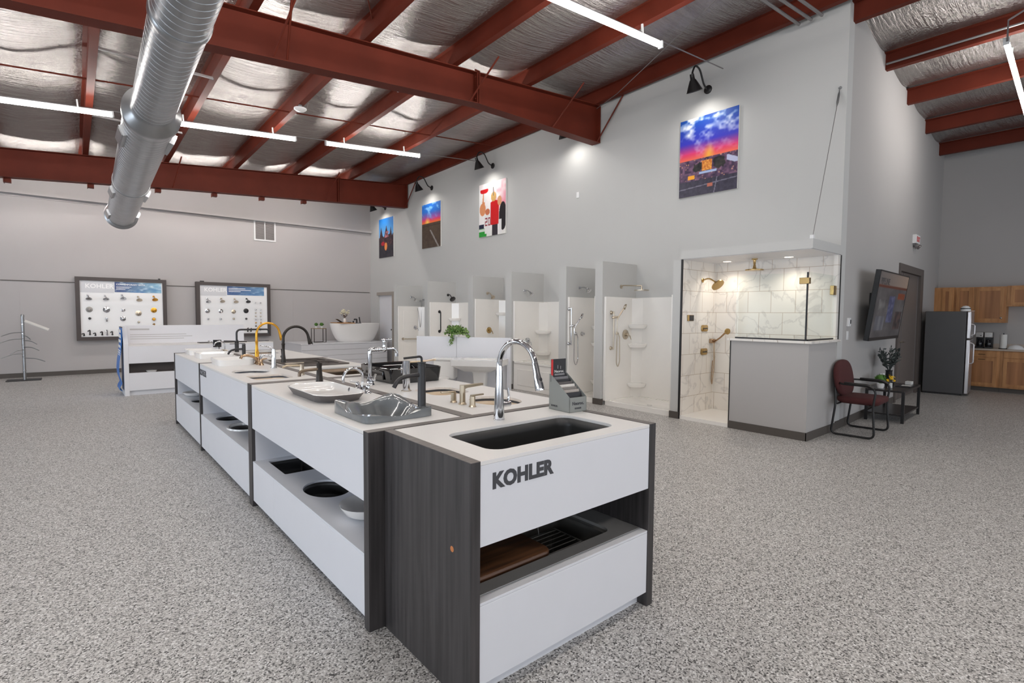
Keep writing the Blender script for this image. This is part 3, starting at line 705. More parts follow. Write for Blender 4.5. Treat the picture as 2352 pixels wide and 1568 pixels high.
tag(MB().box(XF-.0, XF+.06, 2.465, 2.575, 1.89, 1.965).build('glass_clamp', 'brass', bevel=.004), 'brass clamp on the front corner of the shower glass', 'clamp')
tag(MB().box(7.48, 7.60, 2.455, 2.50, 1.78, 1.90).build('glass_clamp', 'brass', bevel=.004), 'brass clamp holding the shower glass to the wall', 'clamp')
# canopy and its cables
t = thing('shower_canopy', 'grey dropped canopy over the tiled corner shower', 'canopy', (0,0,0))
plain_box('panel', 'wall', XF-.02, TB, 2.43, 4.175, 2.305, 2.42, t)
plain_box('soffit', 'white', XF, TB-.02, 2.45, 4.15, 2.30, 2.306, t)
for i, y in enumerate((2.97, 3.83)):
    t = thing('downlight', 'round recessed downlight in the canopy, %s' % ('nearer the wall corner' if i == 0 else 'nearer the white shower bays'), 'downlight', (7.36, y, 2.296), 0, 'canopy downlights')
    MB().lathe([(.055, -.004), (.075, -.002), (.078, .003), (.055, .003)], n=28, cap0=False, cap1=False).build('trim_ring', 'plastic', t)
    MB().lathe([(.001, -.003), (.055, -.003)], n=28, cap0=False, cap1=False).build('lens', 'downlight', t)
    ld = bpy.data.lights.new('downlight beam', 'SPOT'); ld.energy = 20; ld.color = (1, .90, .78); ld.spot_size = 2.4; ld.spot_blend = .8; ld.shadow_soft_size = .055
    lo = bpy.data.objects.new('downlight_beam', ld); COL.objects.link(lo); lo.parent = t; lo.location = (0, 0, -.012)
t = thing('suspension_cable', 'thin cable with turnbuckle holding the canopy corner', 'cable', (0,0,0))
MB().tube([(6.76, 2.47, 2.42), (7.62, 2.53, 4.35)], .004, 6).build('wire', 'conduit', t)
MB().tube([(7.55, 2.525, 4.19), (7.57, 2.526, 4.24), (7.62, 2.53, 4.36), (7.635, 2.53, 4.40)], [.006, .014, .014, .006], 8).build('turnbuckle', 'galv', t)
MB().disc((7.658, 2.53, 4.45), (-1,0,0), [(.02, 0), (.02, .008), (.008, .03)]).tube([(7.64, 2.53, 4.44), (7.63, 2.53, 4.40)], .006, 8).build('wall_eye', 'galv', t)
MB().box(6.74, 6.78, 2.45, 2.49, 2.42, 2.47).build('canopy_eye', 'plastic', t, smooth=False)
# brass fittings
ys = 4.149
t = thing('overhead_shower', 'brushed gold shower head on the tiled shower side wall', 'shower head', (7.25, ys, 2.03))
MB().disc((0,0,0), (0,-1,0), [(.034, 0), (.034, .006), (.02, .014)]).build('flange', 'brass', t)
MB().tube(fillet([(0,0,0), (0,-.10,.03), (0,-.20,-.03)], .06), .011).build('arm', 'brass', t)
MB().disc((0,-.2,-.03), (-.15,-.7,-.7), [(.014, -.01), (.024, .015), (.05, .035), (.095, .06), (.095, .078), (.001, .082)]).build('head', 'brass', t)
t = thing('overhead_shower', 'brushed gold round rain head hanging from the shower canopy', 'shower head', (7.30, 3.40, 2.30))
MB().lathe([(.04, 0), (.04, -.012), (.02, -.02), (.014, -.09), (.02, -.10), (.02, -.13)], n=20).build('drop_arm', 'brass', t)
MB().lathe([(.02, -.12), (.03, -.135), (.12, -.15), (.12, -.165), (.001, -.168)], n=30, cap1=False).build('head', 'brass', t)
t = thing('shower_control', 'small dark digital control plate with gold edge on marble tile', 'control', (6.93, ys, 1.465))
MB().box(-.08, .08, -.012, 0, -.045, .045).build('plate', 'brass', t, bevel=.004); plain_box('display', 'signal', -.035, .078, -.015, -.012, -.04, .04, t)
for z, lab in ((1.31, 'gold oval body spray plate on marble tile, the upper one'), (.955, 'gold oval body spray plate on marble tile, the lower one')):
    t = thing('body_spray', lab, 'body spray', (7.33, ys, z), 0, 'gold body sprays')
    lp = rr(-.09, .09, -.05, .05, .035)
    MB().loft([[(p[0], -d, p[1]) for p in (lp if k == 0 else scaled(lp, k))] for k, d in ((0, 0), (0, .012), (.92, .018))]).build('plate', 'brass', t)
    plain_box('slot', 'signal', -.06, .06, -.021, -.018, -.012, .004, t)
t = thing('hand_shower', 'rose gold hand shower with straight hose in the tiled shower corner', 'hand shower', (7.53, ys, 1.11))
MB().box(-.05, .06, -.05, 0, -.03, .035).build('bracket', 'rosebronze', t, bevel=.006)
MB().tube([(.02,-.05,-.01), (-.03,-.17,.06), (-.08,-.30,.16)], [.013, .012, .016]).build('handle', 'rosebronze', t)
MB().disc((-.08,-.30,.16), (-.3,-.75,-.1), [(.014, -.02), (.045, 0), (.045, .02), (.001, .024)]).build('spray_head', 'brass', t)
MB().tube(fillet([(.03,-.04,-.02), (.03,-.05,-.35), (.0,-.04,-.68), (-.01,-.03,-.6), (.02,-.03,-.3)], .12), .008, 8).build('hose', 'rosebronze', t)

# ------------------------------------------------------------------ posters and gooseneck lamps
def poster(y0, y1, z0, z1, fn, label, nu=70, nv=90):
    yc = (y0+y1)/2; t = thing('poster', label, 'poster', (xw(yc), yc, (z0+z1)/2), math.atan(.0145), 'posters on the grey wall')
    hy = (y1-y0)/2; hz = (z1-z0)/2
    MB().box(-.035, -.003, -hy, hy, -hz, hz).build('panel', 'paper', t, smooth=False)
    picture('print', fn, lambda u, v: (-.0365, hy-2*hy*u, -hz+2*hz*v), nu, nv, 'print', t)
    return t
def sky_city(u, v):
    n = fbm(u*6, v*9, 1)
    if v > .47:
        s = (v-.47)/.53
        c = mix((255, 120, 90), (235, 60, 120), s*6) if s < .16 else mix((235, 70, 130), (60, 60, 190), (s-.16)*4) if s < .42 else mix((60, 60, 190), (28, 78, 170), (s-.42)*2)
        c = mix(c, (235, 240, 250), max(0, (n-.5)*4) * (0.15+s)); d = math.hypot((u-.52)*1.2, (v-.50))
        return mix(c, (255, 190, 70), max(0, 1-d*7))
    if v < .2:
        c = mix((44, 42, 58), (74, 70, 88), fbm(u*30, v*30, 4))
        if abs((u-.62)-(v*.25)) < .008 or abs(v-.1-(u*.05)) < .006: c = (120, 118, 135)
        if .5 < u < .6 and .09 < v < .13: c = (190, 110, 90)
        return c
    q = vn(u*26, v*44, 9); c = mix((52, 40, 66), (140, 104, 130), q)
    if vn(u*60, v*90, 2) > .9: c = (226, 170, 130)
    for cx, cy, r in ((.33, .36, .07), (.70, .37, .09)):
        if math.hypot((u-cx)*.9, (v-cy)*1.3) < r*(.75+.6*vn(u*30, v*30, 11)): c = mix((26, 30, 34), (70, 66, 62), q)
    if .40 < u < .58 and .30 < v < .43: c = mix((196, 92, 40), (255, 190, 90), vn(u*70, v*60, 6))
    if .36 < u < .66 and .27 < v < .30: c = (176, 196, 232)
    if u > .82 and .33 < v < .44 and abs((v-.385)-(u-.9)*-.35) < .035: c = (196, 200, 230)
    if .16 < u < .28 and .22 < v < .27: c = (255, 176, 50)
    return c
poster(3.84, 4.80, 3.395, 4.61, sky_city, 'canvas print of a city at sunset, nearest the wall corner', 110, 140)
def players(u, v):
    c = mix((250, 248, 246), (244, 150, 170), max(0, (fbm(u*4, v*4, 3)-.35)*2.2)*(1 if u > .45 and v > .45 else .12))
    if v < .1: c = (44, 160, 60) if u < .3 else (238, 236, 232)
    if v < .16 and u < .3 and v > .1: c = (238, 240, 236) if int(v*70) % 2 else (150, 190, 150)
    if .16 < v < .24 and u < .2: c = (36, 42, 66)
    def blob(cx, cy, rx, ry): return ((u-cx)/rx)**2+((v-cy)/ry)**2 < 1
    if blob(.14, .52, .12, .12) or (abs(u-.16-(v-.55)*.16) < .05 and .5 < v < .86): c = (226, 150, 104)          # raised arm
    if abs(u-.24) < .055 and .66 < v < .82: c = (240, 240, 240)
    if blob(.2, .87, .16, .055) and v < .9: c = (214, 34, 40)
    if blob(.9, .33, .14, .26): c = (36, 32, 36)
    if .22 < u < .46 and .05 < v < .4: c = (240, 238, 236)
    if blob(.33, .46, .09, .06): c = (206, 120, 84)
    if .44 < u < .76 and .2 < v < .66 - abs(u-.6)*.25: c = (212, 32, 36)
    if blob(.56, .72, .1, .09): c = (220, 176, 110)
    if blob(.78, .62, .08, .09): c = (222, 160, 120)
    if .5 < u < .72 and v < .2: c = (56, 50, 58)
    if .74 < u < .86 and .03 < v < .28: c = (236, 234, 234)
    if abs(u-.55) < .012 and .74 < v < .9: c = (120, 120, 112)
    # jersey number 20
    if .235 < u < .325 and .2 < v < .35:
        p = (u-.235)/.09; q = (v-.2)/.15
        if q > .84 or q < .16 or .42 < q < .58 or (p > .75 and q > .5) or (p < .25 and q < .5): c = (150, 24, 40)
    if .35 < u < .44 and .2 < v < .35:
        p = (u-.35)/.09; q = (v-.2)/.15
        if q > .84 or q < .16 or p > .74 or p < .26: c = (150, 24, 40)
    return c
poster(9.16, 10.14, 3.33, 4.56, players, 'canvas print of cheering players, one in a white 20 jersey', 100, 124)
def dusk(u, v):
    if v > .56:
        s = (v-.56)/.44; c = mix((250, 120, 50), (214, 60, 120), s*5) if s < .2 else mix((200, 70, 140), (40, 110, 200), (s-.2)*2.5)
        c = mix(c, (120, 180, 235), max(0, (fbm(u*5+v*4, v*9, 8)-.52)*4)*s*2)
        return mix(c, (255, 210, 90), max(0, 1-math.hypot(u-.3, (v-.58)*1.3)*6))
    c = mix((66, 50, 42), (96, 82, 66), fbm(u*9, v*16, 2))
    if abs((u-.5)-(.36-v)*1.1) < .035 and v < .4: c = (150, 144, 140)
    if abs(v-.5) < .01: c = (52, 44, 44)
    return c
poster(11.81, 12.74, 3.29, 4.48, dusk, 'canvas print of dusk over dark fields with a pale road', 60, 76)
def towers(u, v):
    c = mix((150, 200, 240), (36, 120, 200), (v-.4)*1.8)
    top = .52 + .1*vn(u*9, 0, 3)
    for cx, h, w in ((.16, .80, .10), (.52, .82, .12), (.82, .76, .09)):
        top = max(top, h - abs(u-cx)/w*.24)
    if v < top: c = mix((30, 26, 38), (96, 62, 66), vn(u*22, v*30, 4))
    if .40 < u < .68 and .5 < v < .66 and vn(u*30, v*30, 1) > .45: c = (190, 120, 130)
    if v < .3: c = mix((36, 34, 46), (60, 56, 64), vn(u*16, v*16, 6))
    if ((u-.28)/.13)**2+((v-.36)/.05)**2 < 1: c = (180, 34, 50)
    if ((u-.48)/.09)**2+((v-.28)/.10)**2 < 1: c = (246, 150, 80)
    return c
poster(14.38, 15.31, 3.225, 4.42, towers, 'canvas print of dark spires under blue sky by the back corner', 60, 76)
def wall_lamp(y, z, label):
    t = thing('wall_lamp', label, 'wall lamp', (xw(y), y, z), math.atan(.0145), 'black gooseneck lamps over the posters')
    MB().disc((0,0,0), (-1,0,0), [(.065, 0), (.065, .012), (.04, .03), (.014, .035)]).build('wall_plate', 'blackmetal', t)
    pts = fillet([(-.03,0,0), (-.13,0,.03), (-.26,0,.235), (-.40,0,.25), (-.47,0,.12), (-.47,0,.05)], .12, 8)
    MB().tube(pts, .014).build('gooseneck', 'blackmetal', t)
    sh = MB(); q = Matrix.Translation((-.47,0,.05)) @ Matrix.Rotation(-.38, 4, 'Y')
    prof = [(.028, .04), (.03, -.03), (.045, -.05), (.112, -.20), (.115, -.205)]
    sh.loft([[q @ Vector((math.cos(2*PI*j/28)*r, math.sin(2*PI*j/28)*r, zz)) for j in range(28)] for r, zz in prof], True, False)
    sh.build('lamp_shade', 'blackmetal', t, solid=.004)
    b = MB(); b.loft([[q @ Vector((math.cos(2*PI*j/16)*r, math.sin(2*PI*j/16)*r, zz)) for j in range(16)] for r, zz in ((.016, -.05), (.035, -.10), (.036, -.13), (.02, -.155))]); b.build('bulb', 'shadein', t)
    ld = bpy.data.lights.new('lamp beam', 'SPOT'); ld.energy = 16; ld.color = (1, .97, .93); ld.spot_size = 2.5; ld.spot_blend = 1.0; ld.shadow_soft_size = .05
    lo = bpy.data.objects.new('lamp_beam', ld); COL.objects.link(lo); lo.parent = t; lo.location = (-.41, 0, -.15); lo.rotation_euler = (0, -.42, 0)
    return t
wall_lamp(4.36, 5.0, 'black gooseneck lamp above the city sunset print')
wall_lamp(7.02, 4.97, 'black gooseneck lamp partly hidden by the near rafter')
wall_lamp(9.67, 4.935, 'black gooseneck lamp above the players print')
wall_lamp(12.29, 4.89, 'black gooseneck lamp above the dusk print')
wall_lamp(14.95, 4.745, 'black gooseneck lamp above the spires print')
tag(plain_box('blank_plate', 'plastic', xw(7.02)-.012, xw(7.02)+.001, 6.985, 7.055, 3.77, 3.885, None, .004), 'small white blank plate on the bare poster wall', 'wall plate')
# doorway near the back corner
t = MB(); x0 = xw(15)-.02
struct(MB().box(x0-.03, x0+.16, 14.36, 15.48, 2.06, 2.16).box(x0-.03, x0+.16, 14.36, 14.46, 0, 2.06).build('door_1', 'doorframe2', smooth=False))
leaf = struct(plain_box('door_2', 'white', x0+.06, x0+.10, 14.46, 15.46, 0, 2.06)); 
for z in (.35, 1.05, 1.75): MB().cyl((x0+.05, 14.47, z-.05), (x0+.05, 14.47, z+.05), .012, n=8).build('hinge', 'nickel', leaf)
MB().disc((x0+.06, 14.56, 1.0), (-1,0,0), [(.03, 0), (.03, .01), (.012, .02), (.012, .05), (.028, .06), (.001, .075)]).build('door_handle', 'black', leaf)
# ------------------------------------------------------------------ display islands
Z = .948
XI, XM0, XM1, XR = 1.03, 1.585, 1.655, 2.41     # left face, dark spine strip, right face
def island(name, label, side, y0, y1, holes, shelf_holes, panels, zsh, end_near, end_far, group):
    """two-sided row module: side 'L' faces -X, 'R' faces +X"""
    t = thing(name, label, 'display counter', (0,0,0), 0, group)
    if side == 'L': xf, xb, sg = XI, XM0, 1
    else: xf, xb, sg = XR, XM1, -1
    a = y0 + (.055 if end_near else .004); b = y1 - (.05 if end_far else .004)
    X = lambda d: xf + sg*d
    lo, hi = min(xf, xb), max(xf, xb)
    MB().slab([(lo, a), (hi, a), (hi, b), (lo, b)], holes, Z-.018, Z).build('countertop', 'counter', t, smooth=False, bevel=.0015)
    plain_box('upper_fascia', 'white', X(0), X(.02), a, b, .612, Z-.019, t, .0015)
    cuts = [a] + [p for p in panels if a < p < b] + [b]
    for p, q in zip(cuts, cuts[1:]): plain_box('lower_fascia', 'white', X(0), X(.02), p+.0015, q-.0015, .05, zsh-.014, t, .0015)
    MB().slab([(min(X(0), xb), a), (max(X(0), xb), a), (max(X(0), xb), b), (min(X(0), xb), b)], shelf_holes, zsh-.014, zsh).build('shelf', 'inner', t, smooth=False, bevel=.0015)
    plain_box('plinth', 'inner', X(.07), X(.085), a, b, 0, .05, t)
    plain_box('lining', 'inner', xb-sg*.012, xb, a, b, zsh, Z-.019, t)
    plain_box('lining', 'inner', X(.02), X(.54), a, a+.012, zsh, Z-.019, t); plain_box('lining', 'inner', X(.02), X(.54), b-.012, b, zsh, Z-.019, t)
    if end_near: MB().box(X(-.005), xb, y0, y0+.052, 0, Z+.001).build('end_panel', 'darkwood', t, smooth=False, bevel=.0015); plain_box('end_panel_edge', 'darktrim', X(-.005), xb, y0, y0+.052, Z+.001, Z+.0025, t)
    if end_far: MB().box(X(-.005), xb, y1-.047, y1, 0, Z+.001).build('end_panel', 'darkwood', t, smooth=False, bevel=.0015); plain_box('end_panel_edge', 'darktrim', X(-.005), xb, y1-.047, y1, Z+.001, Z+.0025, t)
    return t
Y0, Y1, Y2, Y3 = 2.235, 4.345, 6.45, 8.22
# undermount openings
H_slit1 = ell(1.27, 5.28, .165, .20); H_slit2 = rr(1.13, 1.44, 4.58, 4.93, .05)
H_oval = ell(2.06, 2.60, .155, .19); H_wave = rr(1.86, 2.16, 2.97, 3.34, .09)
H_brown = rr(1.78, 2.30, 4.50, 5.22, .04); H_gran1 = rr(1.80, 2.22, 5.52, 5.86, .05); H_gran2 = rr(1.80, 2.22, 5.92, 6.24, .05); H_far = rr(1.80, 2.16, 7.45, 7.95, .05)
H_grey = ell(1.287, 2.63, .168, .193)
S_rect = rr(1.12, 1.38, 3.80, 4.22, .015); S_oval = ell(1.24, 3.33, .14, .19); S_d1 = ell(1.23, 6.0, .13, .16); S_d2 = ell(1.23, 5.42, .13, .17); S_e1 = ell(1.2, 7.38, .11, .15)
gp = 'white sink display counters in two rows'
iL1 = island('display_counter', 'left-hand white sink counter closest to the front island, grey basin on it', 'L', Y0, Y1, [H_grey], [S_rect, S_oval], [3.765], .357, True, True, gp)
iL2 = island('display_counter', 'middle counter of the left row with the cropped lettering', 'L', Y1, Y2, [H_slit1, H_slit2], [S_d1, S_d2], [6.02], .40, True, True, gp)
iL3 = island('display_counter', 'farthest counter of the left row, white basins on top', 'L', Y2, Y3, [], [S_e1], [], .40, False, True, gp)
iR1 = island('display_counter', 'counter behind the front island with the oval cream basin', 'R', Y0, Y1, [H_oval, H_wave], [], [], .357, True, True, gp)
iR2 = island('display_counter', 'middle counter of the right row with brown and black sinks', 'R', Y1, Y2, [H_brown, H_gran1, H_gran2], [], [], .40, True, True, gp)
iR3 = island('display_counter', 'farthest counter of the right row with a bronze sink', 'R', Y2, Y3, [H_far], [], [], .40, False, True, gp)
t = thing('island_divider', 'dark spine panel between the two rows of sink counters', 'divider', (0,0,0))
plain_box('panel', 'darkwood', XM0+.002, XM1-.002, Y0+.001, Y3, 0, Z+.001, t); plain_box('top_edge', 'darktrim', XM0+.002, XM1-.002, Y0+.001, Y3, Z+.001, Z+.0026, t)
text('lettering', 'KOHLER', .083, 'ink', (XI-.001, 6.385, .834), FACE_L, iL2, .001, .0035)
# ---- front island
fx0, fx1, fy0, fy1 = 1.105, 2.268, 1.54, 2.23
t = thing('front_island', 'white and charcoal sink island in front with dark lettering', 'display counter', (0,0,0))
for a, b in ((fx0, fx0+.045), (fx1-.048, fx1)):
    s = MB().box(a, b, fy0-.004, fy1, 0, Z+.001)
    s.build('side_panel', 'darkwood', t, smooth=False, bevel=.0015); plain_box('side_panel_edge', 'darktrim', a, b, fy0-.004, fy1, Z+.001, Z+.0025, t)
ix0, ix1 = fx0+.046, fx1-.049
F_hole = rr(1.283, 2.075, 1.63, 2.0, .07)
MB().slab([(ix0, fy0), (ix1, fy0), (ix1, fy1), (ix0, fy1)], [F_hole], Z-.016, Z).build('countertop', 'counter', t, smooth=False, bevel=.0015)
plain_box('upper_fascia', 'white', ix0, ix1, fy0, fy0+.02, .618, Z-.0165, t, .0015)
plain_box('lower_fascia', 'white', ix0, ix1, fy0, fy0+.02, .075, .388, t, .0015)
plain_box('shelf_edge', 'white', ix0, ix1, fy0, fy0+.045, .389, .40, t, .0015)
plain_box('plinth', 'white', ix0, ix1, fy0+.055, fy0+.07, 0, .08, t)
plain_box('back_panel', 'darkwood', ix0, ix1, fy1-.02, fy1, 0, Z-.017, t)
text('lettering', 'KOHLER', .083, 'ink', (1.208, fy0-.001, .834), FACE_F, t, .001, .0040)
text('lettering', '®', .018, 'paleink', (1.472, fy0-.001, .834), FACE_F, t, .0008)
MB().disc((fx0+.0005, 1.66, .585), (-1,0,0), [(.012, -.002), (.012, .0005), (.001, .001)], 16).build('wood_plug', 'woodplug', t)
def under_sink(lp, z, depth, m, label, drain=True, taper=.93, rim=None):
    t = thing('undermount_sink', label, 'sink', (0,0,0))
    bowl(lp, z, depth, taper).build('basin', m, t, solid=.006)
    c = Vector((sum(p[0] for p in lp)/len(lp), sum(p[1] for p in lp)/len(lp), z-depth))
    if drain: MB().lathe([(.001, .0), (.032, .0), (.034, .004), (.001, .005)], c, 18, cap0=False, cap1=False).build('drain', 'chrome', t)
    return t
k = 1.012
under_sink(scaled(F_hole, k), Z-.0165, .23, 'sinkdark', 'dark grey undermount kitchen sink in the front island', True, .96)
under_sink(scaled(H_slit1, 1.05), Z-.034, .14, 'ceramic', 'white oval undermount basin in the middle left counter')
under_sink(scaled(H_slit2, 1.05), Z-.034, .14, 'cream', 'cream rectangular undermount basin in the middle left counter')
under_sink(scaled(H_oval, 1.05), Z-.034, .15, 'cream', 'oval cream undermount basin behind the front island faucet')
under_sink(scaled(H_wave, 1.05), Z-.034, .14, 'cream', 'rounded rectangular cream undermount basin behind the black vessel faucet')
under_sink(scaled(H_brown, k), Z-.0185, .22, 'brownsteel', 'bronze toned steel undermount sink in the right row', True, .97)
under_sink(scaled(H_far, k), Z-.0185, .2, 'brownsteel', 'bronze sink in the farthest counter of the right row', True, .97)
for lp, m, lab, z in ((S_rect, 'sinkdark', 'dark rectangular basin let into the lower shelf of the nearest left counter', .357), (S_oval, 'sinkdark', 'dark oval basin let into the lower shelf of the nearest left counter', .357),
                      (S_d1, 'sinkdark', 'dark oval basin in the lower shelf of the middle left counter', .40), (S_d2, 'slate', 'oval basin with raised white rim in the middle left shelf', .40), (S_e1, 'sinkdark', 'dark basin in the lower shelf of the farthest left counter', .40)):
    q = under_sink(scaled(lp, k), z-.0145, .12, m, lab)
    if m == 'slate': MB().loft([at_z(scaled(lp, 1.16), z+.001), at_z(scaled(lp, 1.14), z+.014), at_z(scaled(lp, 1.0), z+.012), at_z(scaled(lp, .98), z-.01)], False, False).build('rim', 'ceramic', q)
t = thing('vessel_basin', 'white bowl at the near end of the lower left shelf', 'sink', (1.24, 2.72, .358))
MB().lathe([(.07, 0), (.12, .03), (.15, .075), (.152, .08), (.145, .078), (.115, .035), (.06, .012), (.001, .01)], n=32, cap1=False).build('basin', 'ceramic', t)
t = thing('vessel_basin', 'white round basin standing in the farthest left shelf', 'sink', (1.2, 7.85, .401))
MB().lathe([(.07, 0), (.11, .02), (.14, .05), (.142, .055), (.135, .053), (.105, .025), (.05, .01), (.001, .009)], n=32, cap1=False).build('basin', 'ceramic', t)
# workstation sink in the lower opening of the front island
t = thing('workstation_sink', 'stainless workstation sink in the lower opening of the front island', 'sink', (0,0,0))
lp = rr(ix0+.04, 2.08, 1.66, 2.07, .05)
MB().slab([(ix0+.001, fy0+.046), (ix1-.001, fy0+.046), (ix1-.001, fy1-.03), (ix0+.001, fy1-.03)], [lp], .385, .402).build('rim', 'steelrim', t, smooth=False, bevel=.001)
bowl(scaled(lp, 1.004), .387, .22, .97).build('basin', 'steel', t, solid=.004)
MB().slab(scaled(lp, 1.0), [scaled(lp, .965)], .372, .378).build('ledge', 'steel', t, smooth=False)
t = thing('cutting_board', 'dark walnut cutting board lying across the workstation sink', 'cutting board', (1.42, 1.872, .381))
MB().loft([at_z(scaled(rr(-.22, .26, -.195, .2, .05), s), z) for s, z in ((.97, 0), (1, .006), (1, .024), (.975, .031))]).build('board', 'walnut', t, angle=.9)
t = thing('sink_rack', 'small wire rack inside the workstation sink', 'rack', (1.86, 1.83, .33))
r_ = MB()
for i in range(8): r_.tube([(-.14, -.13+i*.037, 0), (.12, -.13+i*.037, 0)], .003, 6)
r_.tube([(-.14,-.14,.002), (.12,-.14,.002), (.12,.14,.002), (-.14,.14,.002), (-.14,-.14,.002)], .004, 6); r_.build('wires', 'steel', t)
MB().tube([(.0,-.14,.002), (.0,-.15,.05)], .004, 6).tube([(.0,.14,.002), (.0,.15,.05)], .004, 6).tube([(-.13,-.14,.0), (-.13,-.14,-.15)], .004, 6).tube([(-.13,.14,.0), (-.13,.14,-.15)], .004, 6).tube([(.11,-.14,.0), (.11,-.14,-.15)], .004, 6).tube([(.11,.14,.0), (.11,.14,-.15)], .004, 6).build('feet', 'steel', t)

# ---- basins standing on the counters
def vessel(label, lp_base, lp_top, h, outer, inner, floor_k=.72, wall=.93, loc=(0,0,0), depth=None):
    t = thing('vessel_basin', label, 'sink', (0,0,0))
    MB().loft([at_z(lp_base, Z), at_z(scaled(lp_base, 1.0), Z+.004), at_z(lp_top, Z+h)], True, False).build('shell', outer, t)
    d = depth or h*.85
    MB().loft([at_z(lp_top, Z+h), at_z(scaled(lp_top, .985), Z+h+.003), at_z(scaled(lp_top, wall), Z+h), at_z(scaled(lp_top, wall-.04), Z+h-d*.6), at_z(scaled(lp_top, floor_k), Z+h-d), at_z(scaled(lp_top, .05), Z+h-d-.002)], False, True).build('bowl', inner, t)
    return t
def bowsided(x0, x1, y0, y1, bow, r=.06, n=10):
    pts = rr(x0, x1, y0, y1, r, 8); cx = (x0+x1)/2; cy = (y0+y1)/2
    return [(px + (bow*(1-((py-cy)/((y1-y0)/2))**2) * (1 if px > cx else -1) if abs(px-cx) > .1 else 0), py + bow*1.2*(1-((px-cx)/((x1-x0)/2))**2)*(1 if py > cy else -1)) for px, py in pts]
tp = bowsided(1.115, 1.43, 3.09, 3.77, .012, .10); bs = bowsided(1.14, 1.41, 3.13, 3.74, .012, .10)
v = vessel('white basin with a slate grey outer shell on the nearest left counter', bs, tp, .05, 'slate', 'ceramic', .8, .95)
MB().disc((1.385, 3.30, Z+.047), (-1,0,.3), [(.014, 0), (.014, .004), (.008, .005)], 14).build('overflow', 'chrome', v)
v = vessel('white rectangular vessel basin on the middle left counter', rr(1.13, 1.47, 5.945, 6.39, .07), rr(1.12, 1.475, 5.93, 6.40, .075), .06, 'ceramic', 'ceramic')
v = vessel('white rectangular basin nearest the tall black faucet on the far left counter', rr(1.135, 1.49, 7.02, 7.40, .03), rr(1.13, 1.5, 7.01, 7.41, .03), .055, 'ceramic', 'ceramic')
v = vessel('low white basin at the far end of the left row', rr(1.13, 1.48, 7.66, 8.08, .05), rr(1.12, 1.49, 7.65, 8.09, .05), .06, 'ceramic', 'ceramic')
v = vessel('glossy black rectangular vessel basin on the counter behind', rr(1.89, 2.33, 3.665, 4.25, .05), rr(1.875, 2.345, 3.65, 4.265, .06), .115, 'blackgloss', 'blackgloss', .8, .95)
MB().box(1.87, 1.884, 3.80, 4.12, Z+.02, Z+.095).build('relief_panel', 'blackgloss', v, bevel=.006)
t = thing('double_sink', 'dark brown granite double bowl sink in the right row', 'sink', (0,0,0))
MB().slab(rr(1.69, 2.30, 5.44, 6.32, .04), [H_gran1, H_gran2], Z+.0005, Z+.012).build('rim', 'granite', t, bevel=.004)
for h in (H_gran1, H_gran2): bowl(h, Z+.002, .2, .95).build('basin', 'granite', t, solid=.006)
# sculptural grey basin
t = thing('sculptural_basin', 'grey glazed basin with a swooping wavy rim', 'sink', (1.29, 2.63, Z))
def rimh(u, v):   # u 0..1 across (-X..+X), v 0..1 along (near .. far)
    h = .034 + .006*math.cos(2*PI*u)*math.cos(2*PI*v)
    h += .040*max(0, 1-math.hypot((u-.90)*1.2, (v-.92)*1.0)/.5)**1.2 + .03*max(0, 1-math.hypot(u-.04, v-.96)/.45) + .012*max(0, 1-math.hypot(u-.98, v-.05)/.4) - .008*max(0, 1-math.hypot(u-.5, v-.02)/.3)
    return h
NU = 30; mb = MB(); R_ = []
def gp_(u, v):
    # pull the outline in at the corners so that it is a rounded rectangle
    x = (u-.5)*2; y = (v-.5)*2; k = 1-.055*(abs(x)**6)*(abs(y)**6)
    d = max(0, 1-math.hypot(x*1.12+.05, y*1.1))**.75
    return Vector((x*.195*k, y*.225*k, rimh(u, v) - .115*min(1, d*1.6)**1.1 + .0))
vs = [[mb.bm.verts.new(gp_(i/NU, j/NU)) for i in range(NU+1)] for j in range(NU+1)]
for j in range(NU):
    for i in range(NU): mb.bm.faces.new((vs[j][i], vs[j][i+1], vs[j+1][i+1], vs[j+1][i]))
per = [vs[0][i] for i in range(NU+1)] + [vs[j][NU] for j in range(1, NU+1)] + [vs[NU][i] for i in range(NU-1, -1, -1)] + [vs[j][0] for j in range(NU-1, 0, -1)]
low = [mb.bm.verts.new((v_.co.x*1.0, v_.co.y*1.0, .001)) for v_ in per]
for i in range(len(per)):
    j = (i+1) % len(per); mb.bm.faces.new((low[i], low[j], per[j], per[i]))
mb.build('basin', 'greyglass', t, angle=1.0)
